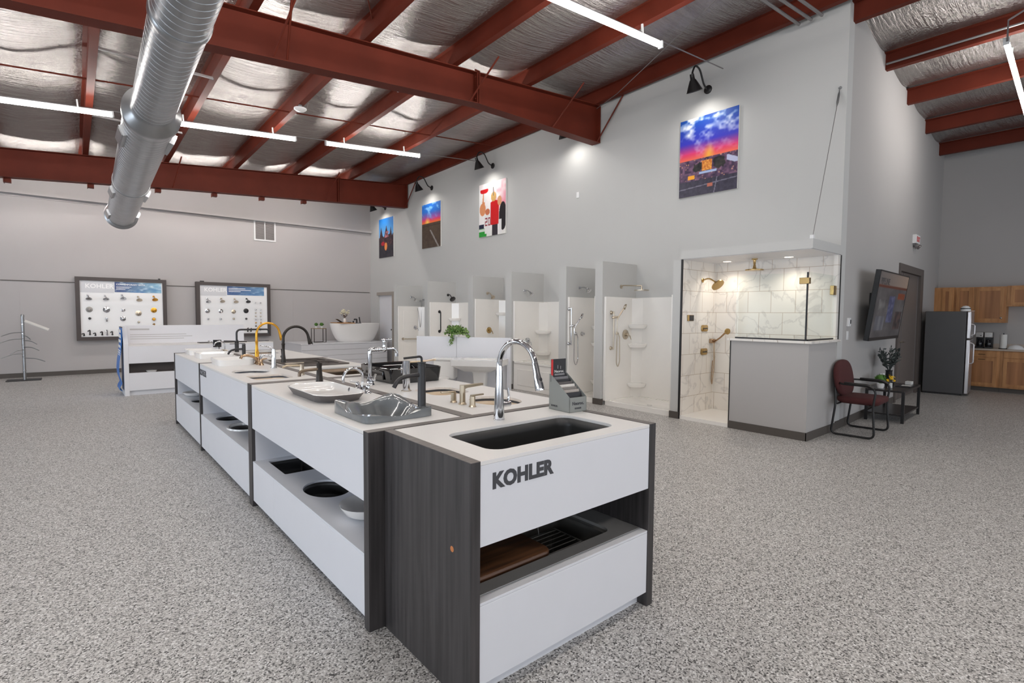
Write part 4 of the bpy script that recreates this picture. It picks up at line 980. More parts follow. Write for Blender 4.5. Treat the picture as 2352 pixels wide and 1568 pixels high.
# ------------------------------------------------------------------ faucets: local +X is the way the spout points, base on the counter
def faucet(label, x, y, rotz, z=Z): return thing('faucet', label, 'faucet', (x, y, z), rotz)
def base_ring(t, m, r=.026, h=.008): MB().lathe([(r, 0), (r, h*.6), (r*.9, h)], n=24).build('base', m, t)
def goose(label, x, y, rotz, m, H, reach, drop, r=.0135, body=None, lever=None, waist=False):
    """pull-down kitchen faucet: tapered body, high arc, spray head, side lever"""
    t = faucet(label, x, y, rotz); base_ring(t, m, .03, .006)
    hb = body or .26*H
    if waist: MB().lathe([(.027, .004), (.024, .04), (.017, .10), (.0145, .15), (.0165, hb*.9), (.019, hb*.93), (.019, hb*.98), (r, hb)], n=24).build('body', m, t)
    else: MB().lathe([(.0285, .004), (.0255, hb*.35), (.021, hb*.7), (.0185, hb)], n=24).build('body', m, t)
    ra = reach/2
    zc = H-ra
    pts = [(0,0,hb-.004), (0,0,hb+(zc-hb)*.5), (0,0,zc)] + list(arc((ra,0,zc), ra, PI, .18, 18))[1:]
    rs = [.0175 if not waist else r]*1 + [r*1.12, r*1.05] + [r]*18
    MB().tube(pts, rs, 16).build('spout', m, t)
    e = Vector(pts[-1]); d = (Vector(pts[-1])-Vector(pts[-2])).normalized()
    L_ = drop
    MB().tube([e-d*.01, e+d*.01, e+d*(L_*.3), e+d*(L_*.5), e+d*(L_*.92), e+d*L_], [r, r*1.12, r*1.15, r*1.3, r*1.62, r*1.5], 18).build('spray_head', m, t)
    b = MB(); q = e+d*(L_*.55)+Vector((r*1.2, 0, 0)); b.disc(q, (1,0,.25), [(.009, -.004), (.009, .004), (.007, .006)], 14); b.tube([q+d*.015+Vector((.004,0,0)), q+d*.045+Vector((.007,0,0))], [.006, .004], 10); b.build('spray_button', 'black', t)
    if lever:
        ly, lz = lever
        MB().tube([(0,0,lz), (0,ly*.6,lz), (0,ly,lz)], [.016, .0155, .0155], 16).build('lever_hub', m, t)
        MB().tube(fillet([(0,ly*.75,lz), (0,ly*.95,lz+.03), (-.004,ly*.85,lz+.085)], .03), [.0085, .008, .0075, .007, .0065, .006, .006, .0055, .005][:9] if False else .0065, 10).build('lever', m, t)
    return t
goose('tall polished chrome pull-down faucet on the front island', 1.70, 2.112, -PI/2+.05, 'chrome', .415, .265, .125, .0145, .26, (.075, .076))
goose('tall brushed gold gooseneck faucet among the far sinks', 1.735, 6.95, 0, 'gold', .42, .27, .11, .013, .20, (-.05, .06), True)
goose('tall black gooseneck faucet behind the dark double sink', 1.745, 5.92, 0, 'bronze', .40, .27, .09, .0145, .22, (.06, .07), True)
# angular black kitchen faucet
t = faucet('tall black right-angle faucet at the far end of the counters', 1.74, 8.0, 0); base_ring(t, 'black', .03)
MB().lathe([(.026, .005), (.026, .15), (.022, .155)], n=20).build('body', 'black', t)
MB().tube(fillet([(0,0,.15), (0,0,.31), (.42,0,.31), (.42,0,.24)], .06, 8), .0125, 14).build('spout', 'black', t)
MB().tube([(0,0,.12), (0,-.05,.12)], .013).tube([(0,-.045,.12), (.0,-.06,.17)], .006).build('lever', 'black', t)
MB().tube([(.0,0,.145), (.42,0,.145)], .005, 8).tube([(-.02,-.0,.150), (-.16,0,.156)], .008, 8).build('side_arm', 'black', t)
# tall black column faucet beside the grey basin
def column_faucet(label, x, y, rotz, m, H, r, reach, zs, z=Z, lever='L', lev=.11):
    t = faucet(label, x, y, rotz, z)
    MB().lathe([(r*1.05, 0), (r, .006), (r*.98, H-.02), (r*.9, H-.018), (r*.9, H-.008), (r*1.08, H-.006), (r*1.08, H), (.001, H+.001)], n=28, cap1=False).build('body', m, t)
    MB().tube(fillet([(0,0,zs+.004), (reach*.62,0,zs), (reach*.86,0,zs-.016), (reach,0,zs-.055)], reach*.14, 6), .0115, 14).build('spout', m, t)
    if lever == 'L': MB().tube(fillet([(0,0,H-.005), (0,0,H+.032), (lev,0,H+.026)], .02, 6), .0065, 12).build('lever', m, t)
    else: MB().box(-.014, lev, -.011, .011, H+.004, H+.011).build('lever', m, t, bevel=.002)
    return t
column_faucet('tall matte black vessel faucet beside the grey basin', 1.472, 2.515, PI, 'black', .258, .0225, .17, .185, Z+.026)
column_faucet('black single lever faucet with flat handle on the middle left counter', 1.545, 6.76, PI, 'black', .175, .02, .17, .115, Z, 'F', .15)
# polished nickel column with a horizontal blade spout
t = faucet('polished nickel column faucet behind the black vessel faucet', 1.813, 3.312, 0); base_ring(t, 'nickel', .036, .004)
MB().lathe([(.0265, .004), (.0265, .214), (.001, .216)], n=28, cap1=False).build('body', 'chrome', t)
MB().tube([(.0,0,.205), (.10,0,.205), (.17,0,.208), (.24,0,.211)], [.012, .0105, .011, .014], 12, True, .62).build('spout', 'nickel', t)
MB().tube([(0,.02,.15), (0,.075,.15)], .010).tube([(-.03,.07,.15), (.03,.07,.15)], .0045, 8).tube([(0,.07,.12), (0,.07,.18)], .0045, 8).build('cross_handle', 'chrome', t)
# champagne widespread set
t = faucet('champagne bronze widespread faucet with square spout by the oval basin', 1.81, 2.606, 0); base_ring(t, 'champagne', .026, .006)
MB().lathe([(.023, .005), (.0185, .014), (.0175, .118), (.001, .119)], n=12, cap1=False).build('body', 'champagne', t, angle=.3)
MB().loft([[(0,-.014,.092), (0,.014,.092), (0,.014,.118), (0,-.014,.118)], [(.03,-.014,.1), (.03,.014,.1), (.03,.014,.1185), (.03,-.014,.1185)], [(.15,-.013,.107), (.15,.013,.107), (.15,.013,.1205), (.15,-.013,.1205)]]).build('spout', 'champagne', t, bevel=.002)
for y, rot in ((.097, PI*.93), (-.104, .1)):
    MB().lathe([(.024, 0), (.018, .01), (.0165, .062), (.001, .064)], (0, y, 0), 12, cap1=False).build('handle_body', 'champagne', t, angle=.3)
    MB().box(-.012, .085, -.009, .009, .062, .071, Matrix.Translation((0, y, 0)) @ Matrix.Rotation(rot, 4, 'Z')).build('handle_lever', 'champagne', t, bevel=.002)
# fluted dark bronze lavatory faucet
t = faucet('fluted dark bronze faucet behind the slate shelled basin', 1.495, 4.15, PI); base_ring(t, 'bronze', .027, .005)
n_ = 12; mb = MB()
mb.loft([[(math.cos(2*PI*j/48)*r*(1+.05*math.cos(n_*2*PI*j/48)), math.sin(2*PI*j/48)*r*(1+.05*math.cos(n_*2*PI*j/48)), z) for j in range(48)] for r, z in ((.027, .004), (.022, .06), (.018, .12), (.021, .135), (.021, .15), (.012, .16))]); mb.build('body', 'bronze', t, angle=.4)
MB().tube(fillet([(0,0,.105), (.12,0,.10), (.155,0,.085), (.155,0,.055)], .04), .0125, 14).build('spout', 'brownsteel', t)
MB().tube([(0,0,.16), (.03,0,.175), (.10,0,.185)], [.006, .0085, .006], 12, True, .6).build('lever', 'bronze', t)
# champagne two-piece bath spout further back
t = faucet('brushed nickel single lever faucet between the left counters', 1.545, 4.72, PI); base_ring(t, 'nickel', .026)
MB().lathe([(.022, .005), (.018, .08), (.019, .095), (.001, .097)], n=24, cap1=False).build('body', 'glass' if False else 'nickel', t)
MB().tube(fillet([(0,0,.085), (.13,0,.09), (.165,0,.075)], .03), .010, 12).build('spout', 'champagne', t)
MB().box(-.02, .14, -.008, .008, .105, .112).build('lever', 'nickel', t, bevel=.002)
# low light bronze arched faucet
t = faucet('low light bronze arched faucet in front of the gold gooseneck', 1.50, 5.93, PI)
MB().lathe([(.032, 0), (.03, .006), (.018, .03), (.015, .055), (.02, .075), (.012, .085)], n=24).build('base', 'rosebronze', t)
MB().tube(fillet([(.0,0,.03), (.05,0,.085), (.11,0,.105), (.165,0,.098), (.178,0,.07)], .06), [.016]*4+[.0145]*30 if False else .0135, 14).build('spout', 'rosebronze', t)
for y in (-.09, .09):
    MB().lathe([(.026, 0), (.024, .006), (.014, .03), (.012, .06)], (0, y, 0), 20).tube([(0,y,.06), (-.05,y*1.3,.07)], [.009, .006], 10).build('handle', 'rosebronze', t)
# chrome single lever bath faucet
t = faucet('chrome single lever faucet with curved handle on the middle left counter', 1.52, 5.47, PI); base_ring(t, 'chrome', .034, .005)
MB().lathe([(.024, .005), (.021, .08), (.019, .15), (.015, .19), (.001, .193)], n=24, cap1=False).build('body', 'chrome', t)
MB().tube(fillet([(0,0,.11), (.06,0,.13), (.11,0,.13), (.125,0,.10)], .04), .011, 14).build('spout', 'chrome', t)
MB().tube(fillet([(0,0,.185), (.05,0,.215), (.125,0,.225)], .05), .0075, 10, True).build('lever', 'chrome', t)
MB().lathe([(.012, 0), (.01, .13)], (-.02, -.045, 0), 14).build('lift_rod', 'chrome', t)
# low chrome bridge faucet with white handles
t = faucet('chrome arched bridge faucet with white handles near the slate basin', 1.55, 3.46, PI); base_ring(t, 'chrome', .024)
MB().lathe([(.02, .004), (.016, .03), (.012, .05), (.011, .07)], n=20).build('body', 'chrome', t)
MB().tube(fillet([(0,0,.06), (0,0,.10)], .01) + list(arc((.07,0,.10), .07, PI, 0, 14))[1:] + [Vector((.14,0,.075))], .0095, 14).build('spout', 'chrome', t)
MB().tube([(0,-.085,.035), (0,.085,.035)], .009, 12).build('bridge', 'chrome', t)
for y in (-.085, .085):
    MB().lathe([(.024, 0), (.022, .006), (.012, .02), (.015, .05), (.010, .06)], (0, y, 0), 20).build('valve_body', 'chrome', t)
    MB().tube([(0,y,.058), (.05,y*1.15,.07)], [.008, .011], 12).build('handle', 'ceramic', t)
# tall chrome faucet with pipe elbow and tap handle on top
t = faucet('tall chrome pipe style faucet with a lever on its arm', 1.745, 3.76, -.02)
MB().lathe([(.034, 0), (.032, .008), (.026, .014), (.026, .03), (.020, .04), (.020, .055), (.0155, .065)], n=24).build('base', 'chrome', t)
MB().tube([(0,0,.06), (0,0,.14)], .0145, 16).lathe([(.019, .20), (.019, .235), (.0145, .24)], n=18).lathe([(.0165, .12), (.0165, .2)], n=18).build('column', 'chrome', t)
MB().tube(fillet([(0,0,.235), (0,0,.272), (.04,0,.272)], .028), .0165, 14).tube([(.035,0,.272), (.10,0,.272)], .0125, 14).tube([(.045,0,.272), (.056,0,.272)], .0165, 14).tube([(.065,0,.272), (.075,0,.272)], .0165, 14).build('elbow', 'chrome', t)
MB().ball((.118,0,.272), .022).tube(fillet([(.118,0,.272), (.205,0,.275), (.225,0,.245), (.225,0,.225)], .03), .0105, 12).tube([(.225,0,.235), (.225,0,.21)], .014, 14).build('spout', 'chrome', t)
MB().lathe([(.014, .285), (.010, .31), (.014, .325), (.014, .345), (.006, .355)], (.118, 0, 0), 18).tube([(.09,0,.345), (.18,0,.348)], [.006, .0085], 10).build('tap_handle', 'chrome', t)
MB().tube([(0,.0,.05), (0,-.07,.05)], .014, 14).tube([(0,-.07,.05), (.0,-.10,.09)], [.007, .009], 10).build('side_valve', 'chrome', t)
# small chrome sets on the far counters
t = faucet('chrome gooseneck set with two cross handles on the far left counter', 1.54, 7.74, PI); base_ring(t, 'chrome', .024)
MB().tube([Vector((0,0,.004)), Vector((0,0,.10))] + list(arc((.065,0,.10), .065, PI, .15, 14))[1:], .0095, 14).build('spout', 'chrome', t)
for y in (-.07, .07): MB().lathe([(.022, 0), (.012, .012), (.012, .045)], (0, y, 0), 18).tube([(-.025,y,.05), (.025,y,.05)], .005, 8).tube([(0,y-.025,.05), (0,y+.025,.05)], .005, 8).build('cross_handle', 'nickel', t)
t = faucet('chrome faucet with swept handle at the far end of the left row', 1.53, 8.12, PI); base_ring(t, 'chrome', .03)
MB().lathe([(.02, .004), (.016, .06), (.013, .09)], n=20).tube(fillet([(0,0,.08), (.05,0,.13), (.12,0,.15)], .06), .011, 12).build('spout', 'chrome', t)
MB().tube([(0,.03,.03), (-.02,.08,.13)], [.010, .006], 10).build('lever', 'chrome', t)
t = thing('control_plate', 'small black square control plate standing at the far counter end', 'control', (1.50, 8.0, Z), -.3)
MB().box(-.05, .05, -.01, .01, .075, .175).build('plate', 'blackgloss', t, bevel=.004); MB().cyl((0,0,0), (0,0,.08), .012).build('stem', 'chrome', t); MB().lathe([(.03, 0), (.028, .006)], n=20).build('base', 'chrome', t)
# ------------------------------------------------------------------ sample box on the front island
t = thing('sample_box', 'grey card box of sink colour samples on the front island', 'sample box', (2.117, 2.0, Z), -.06)
bw, bd = .132, .175
side = [(0, 0), (bd, 0), (bd, .205), (bd-.012, .205), (.0, .085)]
for x in (0, bw-.003): MB().loft([[(xx, y, z) for y, z in side] for xx in (x, x+.003)]).build('side_panel', 'greybox', t, smooth=False)
plain_box('front_panel', 'greybox', 0, bw, 0, .003, 0, .085, t); plain_box('back_panel', 'greybox', 0, bw, bd-.003, bd, 0, .205, t); plain_box('bottom', 'greybox', 0, bw, 0, bd, 0, .003, t)
for k in range(1, 7): plain_box('divider', 'greybox', .003, bw-.003, .02+.022*k, .022+.022*k, 0, .055+.0155*k, t)
text('lettering', 'Neoroc.', .026, 'ink', (bw/2, -.0008, .042), FACE_F, t, .0006, .0007, 'CENTER'); text('lettering', 'KOHLER', .013, 'ink', (bw/2, -.0008, .018), FACE_F, t, .0006, .0004, 'CENTER')
text('lettering', 'KOHLER', .014, 'ink', (-.0008, bd-.02, .02), FACE_L, t, .0006, .0004)
cols = [(40,38,42), (176,166,158), (128,122,116), (222,216,208), (90,84,82), (34,32,35), (120,118,120), (48,44,48)]
names = ['charcoal', 'beige', 'taupe', 'ivory', 'grey brown', 'black', 'mid grey', 'dark grey']
oT = t
for k in range(8):
    M['chip%d' % k] = mat('sample chip %s' % names[k], cols[k], .5, var=.1, scale=90)
    o = MB().loft([[(x, y, z) for x, z in ((.008, .0), (.124, .0), (.124, .098), (.008, .098))] for y in (-.0035, .0035)]).build('sample_chip', 'chip%d' % k, smooth=False, bevel=.001)
    yy = .022+.0185*k; w = Matrix.Rotation(-.06, 4, 'Z') @ Vector((0, yy, 0)); o.location = (2.117+w.x, 2.0+w.y, Z+.012+.0155*k*.85); o.rotation_euler = (-.18, 0, -.06)
    tag(o, '%s sink colour sample, %s from the front of the grey box' % (names[k], ORD[k]), 'sample', 'colour samples in the grey box')
t = thing('display_card', 'black card with red edge standing at the back of the sample box', 'card', (2.126, 2.158, Z+.16), -.06)
plain_box('card', 'blackcard', 0, .115, 0, .003, .0, .132, t); plain_box('red_edge', 'red', 0, .014, -.001, 0, .035, .13, t)
text('lettering', 'Neoroc.', .022, 'paper', (.062, -.001, .052), FACE_F, t, .0004, .0003, 'CENTER')
for z in (.036, .042): plain_box('print_line', 'paleink', .026, .104, -.001, 0, z, z+.0025, t)
MB().tube([(.05,-.001,.075), (.05,-.001,.095)], .0015, 6).tube([(.072,-.001,.072), (.072,-.001,.09)], .0015, 6).build('print_mark', 'paleink', t)
# ------------------------------------------------------------------ shower fitting boards on the back wall
def board(x0, x1, z0, z1, label, b0, b1, h0, h1):
    t = thing('display_board', label, 'display board', (0,0,0), 0, 'framed boards of shower fittings')
    w = .085; ya = 15.82
    plain_box('face', 'boardface', x0+w, x1-w, ya+.03, ya+.06, z0+w, z1-w, t)
    fr = MB().box(x0, x1, ya, YB-.002, z1-w, z1).box(x0, x1, ya, YB-.002, z0, z0+w).box(x0, x0+w, ya, YB-.002, z0+w, z1-w).box(x1-w, x1, ya, YB-.002, z0+w, z1-w)
    fr.build('frame', 'frame', t, smooth=False)
    plain_box('header', 'boardgrey', x0+w+.005, h1, ya+.026, ya+.03, h0-.06, z1-w-.005, t)
    text('lettering', 'KOHLER', .138, 'whiteink', (b0[0], ya+.0255, b0[1]+.02), FACE_F, t, .002, .004)
    return t
def water(u, v):
    c = mix((70, 84, 130), (150, 196, 220), u*1.1+.25*(fbm(u*5, v*3, 4)-.5)); c = mix(c, (220, 238, 244), max(0, (fbm(u*7+v, v*5, 9)-.55)*4))
    return mix(c, (52, 110, 176), max(0, (fbm(u*4, v*3.5, 6)-.5)*3)*(1-v))
def fit_head(t, x, z, m, r=.05, top=.09):
    y = 15.85; p = MB().disc((x-.02, y, z+top), (0,-1,0), [(.022, 0), (.022, .008), (.012, .012)]).tube(fillet([(x-.02,y,z+top), (x-.01,y-.07,z+top), (x,y-.1,z+.04)], .03), .008, 8).disc((x, y-.1, z+.035), (0,-.5,-.85), [(.012, -.005), (r*.8, .015), (r, .03), (r, .04), (.001, .042)], 18)
    p.build('shower_head', m, t)
def fit_valve(t, x, z, m, r): MB().disc((x, 15.85, z), (0,-1,0), [(r, 0), (r, .008), (r*.5, .014), (r*.42, .05), (r*.2, .055)], 20).tube([(x, 15.80, z), (x+.012, 15.79, z-r*.75)], .006, 8).build('valve_trim', m, t)
def fit_knob(t, x, z, m, r): MB().disc((x, 15.85, z), (0,-1,0), [(r, 0), (r, .02), (r*.6, .05), (.001, .052)], 14).build('knob', m, t)
def fit_spout(t, x, z, m, h=.05, arm=.1): MB().disc((x, 15.85, z+.0), (0,-1,0), [(.02, 0), (.018, .03)], 12).tube(fillet([(x,15.84,z), (x,15.76,z+h), (x-arm*.4,15.72,z+h*.7)], .03), .012, 8).build('tub_spout', m, t)
b = board(.064, 1.85, .805, 2.305, 'dark framed board with five columns of shower fittings', (.245, 2.03), None, 2.0, .79)
def P_(x0, x1, z0, z1): return lambda u, v: (x0+(x1-x0)*u, 15.845, z0+(z1-z0)*v)
picture('banner', water, P_(.80, 1.742, 1.965, 2.212), 40, 14, 'print', b)
text('lettering', 'CONTEMPORARY BATH', .052, 'whiteink', (.83, 15.842, 2.135), FACE_F, b, .001, .0008)
for k, w in enumerate((.30, .26, .18)): plain_box('print_line', 'whiteink', .83, .83+w, 15.842, 15.845, 2.09-.03*k, 2.10-.03*k, b)
for (x, z), m in zip(((.309, 1.78), (.629, 1.78), (.957, 1.80), (1.275, 1.775), (1.595, 1.79)), ('chrome', 'chrome', 'chrome', 'nickel', 'gold')): fit_head(b, x, z, m, .062)
for (x, z), m, r in zip(((.31, 1.539), (.631, 1.537), (.954, 1.535), (1.257, 1.457), (1.574, 1.536)), ('steel', 'chrome', 'chrome', 'nickel', 'gold'), (.066, .068, .042, .066, .064)): fit_valve(b, x, z, m, r)
for (x, z), m, r in zip(((.313, 1.328), (.63, 1.328), (.944, 1.322), (1.257, 1.24), (1.569, 1.31)), ('black', 'chrome', 'chrome', 'nickel', 'gold'), (.03, .03, .058, .026, .04)): (fit_knob if r < .05 else fit_valve)(b, x, z, m, r)
fit_knob(b, .632, 1.27, 'black', .016)
for i, ((x, z), h) in enumerate(zip(((.20, .93), (.309, .95), (.409, .93), (.537, .94), (.631, .94), (.73, .94)), (.05, .11, .06, .08, .12, .08))): fit_spout(b, x, z, 'black' if i != 4 else 'chrome', h)
fit_spout(b, 1.575, 1.14, 'gold', .06)
tag(plain_box('board_bracket', 'blackmetal', 1.69, 1.73, 15.88, 15.95, 2.305, 2.335), 'small black bracket on top of the left display board', 'bracket')
tag(plain_box('board_bracket', 'blackmetal', 2.61, 2.70, 15.88, 15.95, 2.298, 2.328), 'small black bracket on top of the right display board', 'bracket')
b = board(2.505, 4.335, .832, 2.298, 'dark framed board with a column of small knobs at its right', (2.69, 2.03), None, 2.0, 3.22)
picture('banner', lambda u, v: mix(water(u*.8, v), (70, 110, 168), .35), P_(3.235, 4.172, 1.968, 2.205), 40, 14, 'print', b)
for k, w in enumerate((.42, .56, .30)): plain_box('print_line', 'whiteink', 3.27, 3.27+w, 15.842, 15.845, 2.14-.04*k, 2.155-.04*k, b)
for (x, z), m in zip(((2.769, 1.765), (3.1, 1.78), (3.43, 1.775), (3.734, 1.785)), ('chrome', 'nickel', 'nickel', 'black')): fit_head(b, x, z, m, .06)
for (x, z), m, r in zip(((2.759, 1.531), (3.075, 1.529), (3.384, 1.515), (3.698, 1.541)), ('chrome', 'chrome', 'nickel', 'black'), (.06, .055, .055, .066)): fit_valve(b, x, z, m, r)
for (x, z), m in zip(((2.769, 1.315), (3.07, 1.315), (3.386, 1.321), (3.699, 1.321)), ('chrome', 'chrome', 'nickel', 'black')): fit_knob(b, x, z, m, .028)
for i, z in enumerate((1.767, 1.579, 1.486, 1.391, 1.303, 1.209, 1.116)):
    for x in (3.945, 4.075): fit_knob(b, x, z, ('chrome', 'chrome', 'nickel', 'nickel', 'chrome', 'gold', 'black')[i], .02)
fit_spout(b, 3.731, .975, 'black', .1); fit_spout(b, 3.811, .975, 'bronze', .09); fit_spout(b, 4.05, 1.0, 'chrome', .05)
# ------------------------------------------------------------------ white display stand with the blue banner
t = thing('display_stand', 'white display stand with a tall back panel below the boards', 'display stand', (0,0,0))
sx0, sx1, sy0, sy1 = .672, 3.16, 11.385, 12.05
MB().loft([[(x, sy0-.005, 0), (x, sy1, 0), (x, sy1, 1.235), (x, sy0+.35, 1.235), (x, sy0-.005, .93)] for x in (sx0, sx0+.07)]).build('side_panel', 'white', t, smooth=False, bevel=.002)
plain_box('back_panel', 'white', sx0+.07, 2.75, sy1-.05, sy1, 0, 1.24, t, .002)
plain_box('countertop', 'counter', sx0+.07, sx1, sy0, sy1-.05, .88, .90, t, .002)
plain_box('upper_fascia', 'white', sx0+.07, sx1, sy0, sy0+.02, .575, .879, t, .002)
plain_box('lower_fascia', 'white', sx0+.07, sx1, sy0, sy0+.02, .09, .405, t, .002)
plain_box('shelf', 'inner', sx0+.07, sx1, sy0+.02, sy1-.05, .37, .39, t)
plain_box('lining', 'frame', sx0+.07, sx1, sy0+.20, sy0+.22, .39, .88, t); plain_box('plinth', 'inner', sx0+.07, sx1, sy0+.05, sy0+.07, 0, .09, t); plain_box('side_panel', 'white', sx1-.05, sx1, sy0+.02, sy1-.05, 0, .88, t)
for k, (w, z) in enumerate(((.30, 1.15), (.9, 1.06), (1.0, 1.02), (.86, .98))): plain_box('print_line', 'paleink', sx0+.14, sx0+.14+w, sy1-.052, sy1-.05, z, z+(.03 if k == 0 else .012), t)
for i, (x, m) in enumerate(((1.08, 'counter'), (1.5, 'nickel'), (1.95, 'steelrim'))):
    o = thing('vessel_basin', '%s basin on the shelf of the white display stand' % ('pale', 'nickel coloured', 'grey steel')[i], 'sink', (x, sy0+.108, .391)); MB().lathe([(.05, 0), (.075, .02), (.086, .04), (.08, .04), (.04, .012), (.001, .012)], n=24, cap1=False).build('basin', m, o)
tag(plain_box('drain_tray', 'frame', 1.85, 2.68, 11.46, 11.72, .901, .914, None, .003), 'dark flat tray on the counter of the white display stand', 'tray')
t = thing('blue_banner', 'bright blue banner with white print hanging on the white display stand', 'banner', (0,0,0))
prof = [(.655, 1.21), (.652, 1.12), (.648, 1.0), (.642, .9), (.630, .78), (.607, .62), (.596, .48), (.602, .36), (.628, .27), (.636, .22), (.606, .16), (.600, .12), (.640, .085)]
MB().loft([[(x, y, z) for x, z in prof] + [(x+.008, y, z) for x, z in reversed(prof)] for y in (11.45, 12.02)], True, True).build('sheet', 'blue', t, angle=1.2)
for k, z in enumerate((1.15, 1.06, .97, .875, .80, .76, .725, .69)):
    xx = .655 - max(0, (1.0-z))*.06
    hz = (.028, .03, .024, .02, .010, .010, .008, .008)[k]
    MB().box(xx-.018, xx-.012, 11.46, 11.95, z-hz, z+hz).build('print_mark', 'whiteink', t, smooth=False)
MB().tube([(.66, 11.44, 1.215), (.66, 12.03, 1.215)], .008, 8).build('top_rod', 'blackmetal', t)
# ------------------------------------------------------------------ chrome accessory rack by the back wall
t = thing('display_rack', 'chrome pole rack with thin arms by the back wall', 'rack', (-.82, 15.33, 0))
plain_box('base_plate', 'blackmetal', -.29, .27, -.2, .2, 0, .014, t, .003)
MB().cyl((0,0,.014), (0,0,1.39), .026).lathe([(.03, 1.36), (.03, 1.40), (.02, 1.42)], n=18).build('pole', 'galv', t)
for z, s, l in ((.98, -1, .33), (.84, -1, .36), (.80, 1, .22), (.66, 1, .25), (.52, -1, .34), (.42, 1, .34), (.6, -1, .2), (.9, 1, .12)):
    MB().tube(fillet([(0,-.02,z+.06), (s*l*.55,-.10,z+.05), (s*l,-.16,z-.02)], .05), .009, 8).tube(fillet([(0,.02,z+.05), (s*l*.5,.04,z+.045), (s*l*.9,.0,z-.01)], .05), .006, 8).build('arm', 'galv', t)
for z in (.2, .5, .75, 1.0, 1.2): MB().lathe([(.031, z), (.031, z+.02)], n=18).build('collar', 'chrome', t)
MB().box(.03, .46, -.02, .06, -.008, .008, Matrix.Translation((0,0,1.285)) @ Matrix.Rotation(.47, 4, 'Y') @ Matrix.Rotation(.55, 4, 'X')).build('sign_panel', 'paper', t, smooth=False)
# ------------------------------------------------------------------ freestanding bath on its platform
t = thing('bath_platform', 'white plank fronted platform under the freestanding bathtub', 'platform', (0,0,0))
plain_box('top', 'white', 4.72, 7.30, 14.46, 15.98, .62, .645, t, .002); 
for k in range(4): plain_box('plank', 'white', 4.74, 7.28, 14.48, 14.50, .002+k*.155, .152+k*.155, t, .003)
plain_box('side', 'white', 4.74, 4.76, 14.50, 15.97, 0, .62, t)
t = thing('bathtub', 'white oval freestanding bathtub on the platform', 'bathtub', (6.52, 15.05, .645))
P = [(.66, 0), (.70, .02), (.80, .12), (.895, .26), (.965, .41), (1.0, .535), (1.0, .548), (.985, .553), (.965, .545), (.93, .45), (.85, .25), (.72, .12), (.3, .10), (.001, .10)]
MB().loft([[(.775*k*math.cos(2*PI*j/48), (.40*k+.02)*math.sin(2*PI*j/48), z) for j in range(48)] for k, z in P], True, True).build('shell', 'ceramic', t)
t = thing('bath_tray', 'bamboo tray lying across the bathtub', 'tray', (6.13, 15.05, 1.20))
plain_box('board', 'bamboo', -.21, .21, -.42, .42, 0, .018, t, .004)
t = thing('flower_vase', 'white vase of cream flowers on the bath tray', 'flowers', (6.17, 15.0, 1.219))
MB().lathe([(.035, 0), (.05, .03), (.045, .09), (.03, .12), (.038, .14)], n=20).build('vase', 'ceramic', t)
fl = MB(); st = MB(); random.seed(3)
for i in range(26):
    a = random.random()*2*PI; r = .13*math.sqrt(random.random()); h = .24+.16*random.random()-.3*r
    st.tube([(0,0,.13), (r*.6*math.cos(a), r*.6*math.sin(a), h*.7), (r*math.cos(a), r*math.sin(a), h)], .003, 5)
    for k in range(5):
        b_ = a+k*2*PI/5; fl.ball((r*math.cos(a)+.016*math.cos(b_), r*math.sin(a)+.016*math.sin(b_), h+.01*random.random()), .017, 1, 1, .7, 6)
st.build('stems', 'walnut', t); fl.build('blossoms', 'petal', t)
t = thing('book_stand', 'small dark book stand on the left of the bath tray', 'book stand', (6.0, 15.03, 1.219))
MB().box(-.10, .09, -.08, .08, 0, .01, Matrix.Rotation(.55, 4, 'Y') @ Matrix.Translation((0,0,.05))).build('rest', 'blackmetal', t, smooth=False); MB().box(-.02, .06, -.06, .06, 0, .012).build('foot', 'blackmetal', t, smooth=False)
tag(MB().box(6.30, 6.36, 14.95, 15.1, 1.219, 1.235).build('soap_dish', 'blackmetal', bevel=.003), 'small dark dish on the right end of the bath tray', 'dish')
t = thing('bath_faucet', 'matte black bath faucet on the rim of the bathtub', 'faucet', (6.72, 15.40, 1.195))
MB().tube(fillet([(0,0,0), (0,0,.115), (-.11,-.08,.115), (-.11,-.08,.09)], .02), .022, 12).build('spout', 'black', t)
MB().tube([(-.11,0,0), (-.11,0,.065)], .022, 14).build('handle', 'black', t); MB().tube([(.11,0,0), (.06,-.05,.18)], [.014, .018], 12).build('hand_spray', 'black', t)
MB().box(-.14, .14, -.03, .03, -.01, .004).build('deck', 'black', t, bevel=.003)
t = thing('side_table', 'tall thin legged brass side table left of the bathtub', 'table', (5.47, 15.2, .645))
plain_box('top', 'brass', -.18, .18, -.13, .13, .395, .41, t, .002)
for sx in (-.17, .17):
    for sy in (-.12, .12): plain_box('leg', 'bronze', sx-.008, sx+.008, sy-.008, sy+.008, 0, .395, t)
MB().box(-.17, .17, -.126, -.114, .002, .014).box(-.17, .17, .114, .126, .002, .014).build('foot_rail', 'bronze', t, smooth=False)
